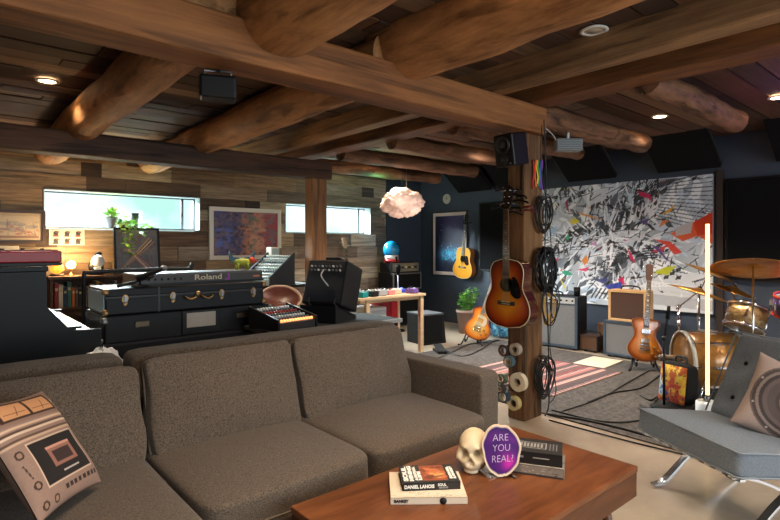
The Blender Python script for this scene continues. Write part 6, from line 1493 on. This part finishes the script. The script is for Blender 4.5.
def black_bag():
    p = onY(543, 270, cyy - 0.05); t = thing('cable_bundle', 'thick bulging bundle of black cable hanging between the coils on the column', 'cable', p); rr = random.Random(3)
    pts = []
    for k in range(15 * 16):
        a = 2 * PI * k / 16; q = rr.uniform(0.90, 1.06); lay = (k // 16) / 15.0; w_ = 0.05 + 0.08 * lay
        pts.append((w_ * q * math.sin(a), -0.05 * math.sin(PI * lay) + 0.02 * rr.uniform(-1, 1), 0.165 * q * (math.cos(a) if math.cos(a) > 0 else 0.95 * math.cos(a))))
    MB().tube(catmull(pts, 2), 0.0065, 6).build('coil', black_rubber, t)
    MB().tube([(0.03 * math.cos(a), -0.02 + 0.07 * math.sin(a), 0.13) for a in np.arange(0, 2 * PI, 0.4)], 0.008, 6, closed=True).build('tie', black_matte, t)
    MB().cyl((0, 0.05, 0.155), (0, -0.04, 0.16), 0.006, None, 8).build('peg', dull_steel, t)
black_bag()
yv = cyy - 0.15
cable('long black cable hanging straight down the near face of the column', [tuple(onY(544, 120, yv)), tuple(onY(546, 180, yv)), tuple(onY(545, 260, yv - 0.02)), tuple(onY(548, 330, yv)), tuple(onY(549, 400, yv)), tuple(onY(545, 416, yv))], 0.005, name='hanging_cable')
cable('thin black cable bowing down the outer edge of the column', [tuple(onY(542, 125, yv - 0.03)), tuple(onY(541, 165, yv - 0.03)), tuple(onY(550, 230, yv - 0.03)), tuple(onY(552, 290, yv - 0.03)), tuple(onY(550, 345, yv - 0.03)), tuple(onY(556, 390, yv - 0.03)), tuple(onY(548, 405, yv - 0.03))], 0.0035, name='hanging_cable')
# rolls of tape on the left face
def tape(u, v, R, rin, c, lab, off=0.0, core=(190, 170, 140)):
    p = onX(u, v, cx - 0.004 - off); t = thing('tape_roll', lab, 'tape roll', p, -PI / 2); w_ = 0.042
    MB().lathe([(rin, 0.0), (R, 0.0), (R, w_), (rin, w_)], 36, RX(PI / 2), sm=False, closed=True).build('tape', M('tape %d %d %d' % c, c, 0.5), t)
    MB().lathe([(rin - 0.004, -0.001), (rin, -0.001), (rin, w_ + 0.001), (rin - 0.004, w_ + 0.001)], 32, RX(PI / 2), closed=True).build('core', M('card core %d' % core[0], core, 0.8), t)
    MB().cyl((0, 0.012 + off, rin - 0.010), (0, -w_ - 0.01, rin - 0.010), 0.004, None, 8).build('peg', dull_steel, t)
tape(506.5, 350, 0.045, 0.030, (60, 50, 48), 'dark brown tape roll, upper one nearest the sofa', 0, (120, 100, 84))
tape(517.5, 349, 0.045, 0.030, (170, 156, 138), 'pale beige tape roll beside the dark brown one, near the top of the rolls', 0.0)
tape(511, 361, 0.040, 0.030, (74, 98, 106), 'dull teal tape roll just below the top pair of rolls', 0.05)
tape(504, 378, 0.038, 0.026, (84, 100, 74), 'green tape roll halfway down, on the sofa side of the big cream roll', 0.05)
tape(520.5, 381.5, 0.068, 0.032, (222, 204, 176), 'large thick cream tape roll halfway down the column')
tape(502.5, 388, 0.034, 0.022, (60, 54, 52), 'small dark tape roll just below the green one', 0.1)
tape(506, 396, 0.043, 0.032, (52, 66, 82), 'blue tape roll low on the column, beside the cream ring', 0.05)
tape(516, 402.5, 0.052, 0.036, (206, 186, 130), 'yellowish cream tape roll, lowest on the column')
# small grey box on the log end
p = onD(568, 146, 4.35)
t = thing('wifi_box', 'pale grey slatted box fixed under the log beam beside the column', 'box', p, math.radians(-40))
MB().b2((-0.105, -0.05, -0.045), (0.105, 0.05, 0.055)).build('case', M('grey plastic', (118, 120, 122), 0.5), t, bevel=0.008)
MB().cyl((0, 0, 0.05), (0, 0, 0.11), 0.012, None, 8).build('mount', white_plastic, t)
for k in range(5): MB().b2((-0.09, -0.054, -0.035 + k * 0.018), (0.09, -0.05, -0.027 + k * 0.018)).build('slat', M('grey slat', (84, 86, 88), 0.5), t)
cable('white cable strung from the column to the pale grey box', [tuple(onY(543, 126, 2.29)), tuple(onD(552, 134, 4.2)), tuple(onD(556, 140, 4.28))], 0.003, mat=white_plastic, name='thin_cable')
# projector box under the main beam
p = onY(218, 87, 2.44)
t = thing('beam_speaker', 'small black box loudspeaker clamped under the main ceiling beam', 'loudspeaker', p, math.radians(-22))
MB().b2((-0.085, -0.055, -0.062), (0.085, 0.055, 0.045)).build('cabinet', black_plastic, t, bevel=0.014); MB().lathe([(0.001, 0), (0.03, 0.0), (0.036, 0.006), (0.04, 0.0)], 24, TR(-0.03, 0.055, -0.01) @ RX(-PI / 2)).build('driver', black_gloss, t)
MB().tube([(-0.06, 0, 0.04), (-0.06, 0, 0.075), (0.06, 0, 0.075), (0.06, 0, 0.04)], 0.006, 8).build('bracket', dull_steel, t); MB().cyl((0, 0, 0.07), (0, 0, 2.13 - p.z), 0.012, None, 10).build('mount', black_matte, t)
# ================================================================ DRUMS
sparkle = M('champagne sparkle shell', (150, 118, 76), 0.3, 0.35, rgb2=(206, 176, 124), vscale=(70, 70, 70), coat=0.5)
gold_shell = M('bronze wood shell', (138, 90, 40), 0.3, 0.2, rgb2=(176, 124, 60), vscale=(3, 24, 24), coat=0.4)
drum_head = M('drum head', (206, 208, 210), 0.45)
def drum(name, label, loc, rot, R, L, shell, head_m, lugs=8, rim=chrome, hoop=0.008, legs=False, open_front=False):
    t = thing(name, label, 'drum', loc, rot=rot)       # axis local Z, z = 0 .. L
    MB().lathe([(R - 0.006, 0), (R, 0), (R, L), (R - 0.006, L), (R - 0.006, 0)], 48, closed=False).build('shell', shell, t)
    MB().lathe([(0.001, L - 0.012), (R - 0.006, L - 0.012)], 40).build('top_head', head_m, t)
    if not open_front: MB().lathe([(0.001, 0.004), (R - 0.006, 0.004)], 40).build('bottom_head', drum_head, t)
    for z in (0, L):
        MB().lathe([(R - 0.004, z - hoop * 1.5), (R + hoop, z - hoop * 1.5), (R + hoop, z + hoop * 1.5), (R - 0.004, z + hoop * 1.5)], 48, closed=True).build('hoop', rim, t)
    for k in range(lugs):
        a = 2 * PI * k / lugs; m = MB(RZ(a)); m.box((R + 0.012, 0, L * 0.5), (0.022, 0.022, L * 0.35)); lg = m.build('lug', chrome, t, bevel=0.004)
        MB(RZ(a)).cyl((R + 0.012, 0, 0), (R + 0.012, 0, L), 0.0035, None, 6).build('tension_rod', chrome, lg)
    return t
ax = Vector((-0.67, 0.74, 0)).normalized()
kc = onD(683, 362, 4.65)
kc.z = 0.288
KL = 0.42
def bass_drum():
    # local Z points away from the open face
    d = -ax; ang = math.atan2(d.y, d.x)
    t = drum('bass_drum', 'bronze bass drum lying on its side with a pale grey front skin', kc, (PI / 2, 0, ang + PI / 2), 0.25, KL, gold_shell, drum_head, 8, M('hoop pale', (196, 190, 178), 0.35), 0.010)
    for sx in (-1, 1): MB().tube([(sx * 0.23, -0.10, 0.08), (sx * 0.32, -0.27, 0.0)], 0.009, 8).build('spur', chrome, t)
    return t
bass_drum()
tc_ = onD(746, 318, 4.48); td_ = (Vector((0, 0, 1)) + RT * 0.42 + FW * 0.2).normalized(); te_ = tuple(td_.to_track_quat('Z', 'Y').to_euler())
drum('tom_drum', 'champagne sparkle tom drum tilted above the bass drum', tc_ - td_ * 0.09, te_, 0.15, 0.18, sparkle, drum_head, 6)
def stand_legs(t, h, m, R=0.2):
    for k in range(3):
        a = 2 * PI * k / 3 + 0.4; MB().cyl((0, 0, h), (R * math.cos(a), R * math.sin(a), 0.012), 0.008, None, 8).build('leg', m, t)
        MB().sph((R * math.cos(a), R * math.sin(a), 0.016), 0.014, 8, 6).build('rubber_foot', black_rubber, t)
def cymbal(label, u, v, d, R, rot, stand_xy=None, name='cymbal', boom=None, LR=0.15):
    c = onD(u, v, d); t = thing(name, label, 'cymbal', c)
    T = Matrix.Rotation(rot[2], 4, 'Z') @ RY(rot[1]) @ RX(rot[0])
    prof = [(0.006, 0.022), (0.02, 0.020), (0.04, 0.004), (R * 0.4, -0.006), (R * 0.8, -0.018), (R, -0.030), (R, -0.032), (R * 0.8, -0.020), (R * 0.4, -0.0085), (0.04, 0.001), (0.018, 0.017), (0.006, 0.019)]
    MB(T).lathe(prof, 48, closed=True).build('disc', bronze, t)
    MB(T).cyl((0, 0, 0.018), (0, 0, 0.032), 0.016, None, 12).build('felt', black_matte, t); MB(T).cyl((0, 0, 0.03), (0, 0, 0.055), 0.006, None, 8).build('wing_nut', chrome, t)
    base = Vector((c.x, c.y, 0.016)) if stand_xy is None else Vector((*stand_xy, 0.016)); b = base - c
    st = thing('cymbal_stand', 'chrome stand holding the ' + label, 'cymbal stand', base)
    top = c - base
    if boom is None: MB().cyl((0, 0, 0.04), tuple(top - Vector((0, 0, 0.005))), 0.011, 0.007, 10).build('tube', chrome, st)
    else:
        k = Vector((0, 0, top.z - boom)); MB().cyl((0, 0, 0.04), tuple(k), 0.012, None, 10).build('tube', chrome, st); MB().cyl(tuple(k + (k - top) * 0.15), tuple(top - Vector((0, 0, 0.01))), 0.008, 0.006, 8).build('boom', chrome, st); MB().sph(tuple(k), 0.022, 12, 8).build('clamp', chrome, st)
    stand_legs(st, 0.32, chrome, 0.15)
    MB().cyl((0, 0, 0.5), (0, 0, 0.56), 0.018, None, 12).build('height_clamp', chrome, st)
cymbal('large ride cymbal in front of the wide black panel', 753, 265, 4.05, 0.285, (math.radians(-4.5), math.radians(17), 0))
cymbal('crash cymbal behind the glowing tube', 710, 270, 5.1, 0.225, (math.radians(8), math.radians(22), math.radians(-40)), boom=0.25, stand_xy=(5.98, 2.06))
cymbal('thin crash cymbal tilted above the bass drum, crossing the glowing tube', 699, 290, 4.66, 0.25, (math.radians(4), math.radians(17), math.radians(-40)), boom=0.2, stand_xy=(5.47, 2.06))
cymbal('small cymbal low beside the sparkle tom', 734, 288, 5.2, 0.2, (math.radians(12), math.radians(16), math.radians(-40)))
fp = onD(793, 322, 4.15)
drum('snare_drum', 'purple shelled drum with an orange red hoop at the edge of the drum kit', Vector((fp.x + 0.05, fp.y - 0.03, 0.745)), (math.radians(6), math.radians(-8), 0), 0.175, 0.15, M('purple shell', (70, 46, 110), 0.3, coat=0.5), drum_head, 8, M('orange red hoop', (214, 62, 34), 0.4), 0.005)
st = thing('drum_stand', 'chrome tripod stand under the purple shelled drum', 'drum stand', (fp.x + 0.05, fp.y - 0.03, 0.016)); MB().cyl((0, 0, 0.03), (0, 0, 0.69), 0.012, None, 10).build('tube', chrome, st); stand_legs(st, 0.25, chrome, 0.2)
for k in range(3): a = 2 * PI * k / 3; MB().cyl((0, 0, 0.60), (0.13 * math.cos(a), 0.13 * math.sin(a), 0.69), 0.007, None, 8).build('basket_arm', chrome, st)
# microphone stand
mp = onD(664, 406, 4.2); mp.z = 0
t = thing('microphone_stand', 'black microphone stand in front of the bass drum', 'microphone stand', (mp.x, mp.y, 0.012))
MB().cyl((0, 0, 0.02), (0, 0, 0.55), 0.010, None, 10).build('pole', black_plastic, t); MB().lathe([(0.001, 0), (0.10, 0), (0.10, 0.012), (0.02, 0.025), (0.001, 0.025)], 28).build('base', black_matte, t)
MB().cyl((0, 0, 0.53), (0.04, -0.02, 0.80), 0.008, None, 10).build('boom', black_plastic, t); MB().sph((0, 0, 0.55), 0.02, 12, 8).build('clutch', black_plastic, t); MB().cyl((0.028, -0.014, 0.70), (0.042, -0.021, 0.805), 0.016, 0.013, 10).build('clip', black_matte, t)
k2 = onD(671, 358, 4.42)
t = thing('drum_microphone', 'brown barrel shaped microphone pointing at the bass drum skin', 'microphone', (k2.x, k2.y, k2.z), math.atan2(-ax.y, -ax.x))
MB().cyl((-0.09, 0, 0), (0.07, 0, 0), 0.026, None, 18).build('barrel', M('brown barrel', (96, 70, 44), 0.5), t); MB().cyl((0.07, 0, 0), (0.10, 0, 0), 0.028, 0.024, 18).build('grille', dull_steel, t); MB().cyl((-0.085, 0.0, 0), (-0.085, 0.09, -0.0), 0.007, None, 8).build('arm', black_plastic, t)
WORLD, EXPO = 0.95, 0.9
can_light(0.64, 4.57, 'round recessed ceiling light above the piano', power=70)
can_light(5.13, 2.10, 'round recessed ceiling light near the mural wall beside the rough log', power=90)
can_light(5.20, 1.20, 'round recessed ceiling light at the corner above the drums', power=80)
can_light(2.80, 1.50, 'unlit pale round ceiling fitting between the big joists', on=False)
for (x, y) in ((0.62, 0.75), (1.7, 0.3), (0.2, -1.2), (2.6, -0.6), (4.6, -0.3), (1.6, 1.3)):  # out-of-view ceiling lights, added to light the seating side
    can_light(x, y, 'added round recessed ceiling light over the seating side of the room', power=62)
can_light(4.75, 3.62, 'added recessed ceiling light over the rug brightening the mural', spread=2.4, power=230, col=(1, 0.9, 0.8))  # extra ceiling light added to brighten the mural
can_light(2.5, 4.55, 'recessed ceiling light over the studio desk', power=60)
can_light(4.6, 5.45, 'recessed ceiling light by the corner', power=60)
def daylight(loc, target, sx, sy, e, col):
    L = bpy.data.lights.new('daylight', 'AREA'); L.shape = 'RECTANGLE'; L.size = sx; L.size_y = sy; L.energy = e; L.color = col
    o = bpy.data.objects.new('daylight', L); COL.objects.link(o); o.location = loc
    o.rotation_euler = (Vector(target) - Vector(loc)).to_track_quat('-Z', 'Y').to_euler()
# area lamps: sky light for the strip windows, fill through the added rear window
daylight((2.9, 9.3, 3.5), (2.9, 6.9, 1.7), 7.0, 2.2, 6500, (0.86, 0.95, 1.0))
daylight((2.2, -3.4, 1.8), (2.2, 3.0, 1.2), 5.5, 1.8, 115, (0.86, 0.94, 1.0))
def accent(loc, e, col):
    L = bpy.data.lights.new('accent', 'POINT'); L.energy = e; L.color = col; L.shadow_soft_size = 0.05
    o = bpy.data.objects.new('accent', L); COL.objects.link(o); o.location = loc
accent((5.0, 0.95, 2.2), 1.6, (0.55, 0.2, 1.0)); accent((4.75, 5.75, 2.15), 2.0, (0.1, 1.0, 0.5))
# ================================================================ CAMERA, WORLD, LIGHT
cam = bpy.data.cameras.new('camera'); cam.sensor_width = 36; cam.sensor_fit = 'HORIZONTAL'; cam.lens = F / 780 * 36; cam.shift_y = -15 / 780
cam.clip_start = 0.05
co = bpy.data.objects.new('camera', cam); COL.objects.link(co); co.location = (0, 0, CAMZ)
co.rotation_euler = (PI / 2, 0, -math.atan2(FW.x, FW.y)); bpy.context.scene.camera = co
w = bpy.data.worlds.new('sky'); bpy.context.scene.world = w; w.use_nodes = True
nt = w.node_tree; N = nt.nodes; L = nt.links; bg = N['Background']
tc = N.new('ShaderNodeTexCoord'); nz = N.new('ShaderNodeTexNoise'); nz.inputs['Scale'].default_value = 9; nz.inputs['Detail'].default_value = 5
rp = N.new('ShaderNodeValToRGB'); rp.color_ramp.elements[0].position = 0.38; rp.color_ramp.elements[0].color = (0.42, 0.70, 0.62, 1)
rp.color_ramp.elements[1].position = 0.56; rp.color_ramp.elements[1].color = (0.80, 0.95, 1.0, 1)
L.new(tc.outputs['Generated'], nz.inputs['Vector']); L.new(nz.outputs['Fac'], rp.inputs[0]); L.new(rp.outputs[0], bg.inputs[0])
bg.inputs[1].default_value = WORLD
sc = bpy.context.scene
sc.view_settings.view_transform = 'Standard'; sc.view_settings.look = 'None'; sc.view_settings.gamma = 1; sc.view_settings.use_curve_mapping = False
sc.view_settings.exposure = EXPO
sc.cycles.use_denoising = True; sc.cycles.max_bounces = 8; sc.cycles.diffuse_bounces = 5; sc.cycles.glossy_bounces = 4; sc.cycles.transparent_max_bounces = 8
sc.cycles.sample_clamp_indirect = 4.0; sc.cycles.caustics_reflective = False; sc.cycles.caustics_refractive = False
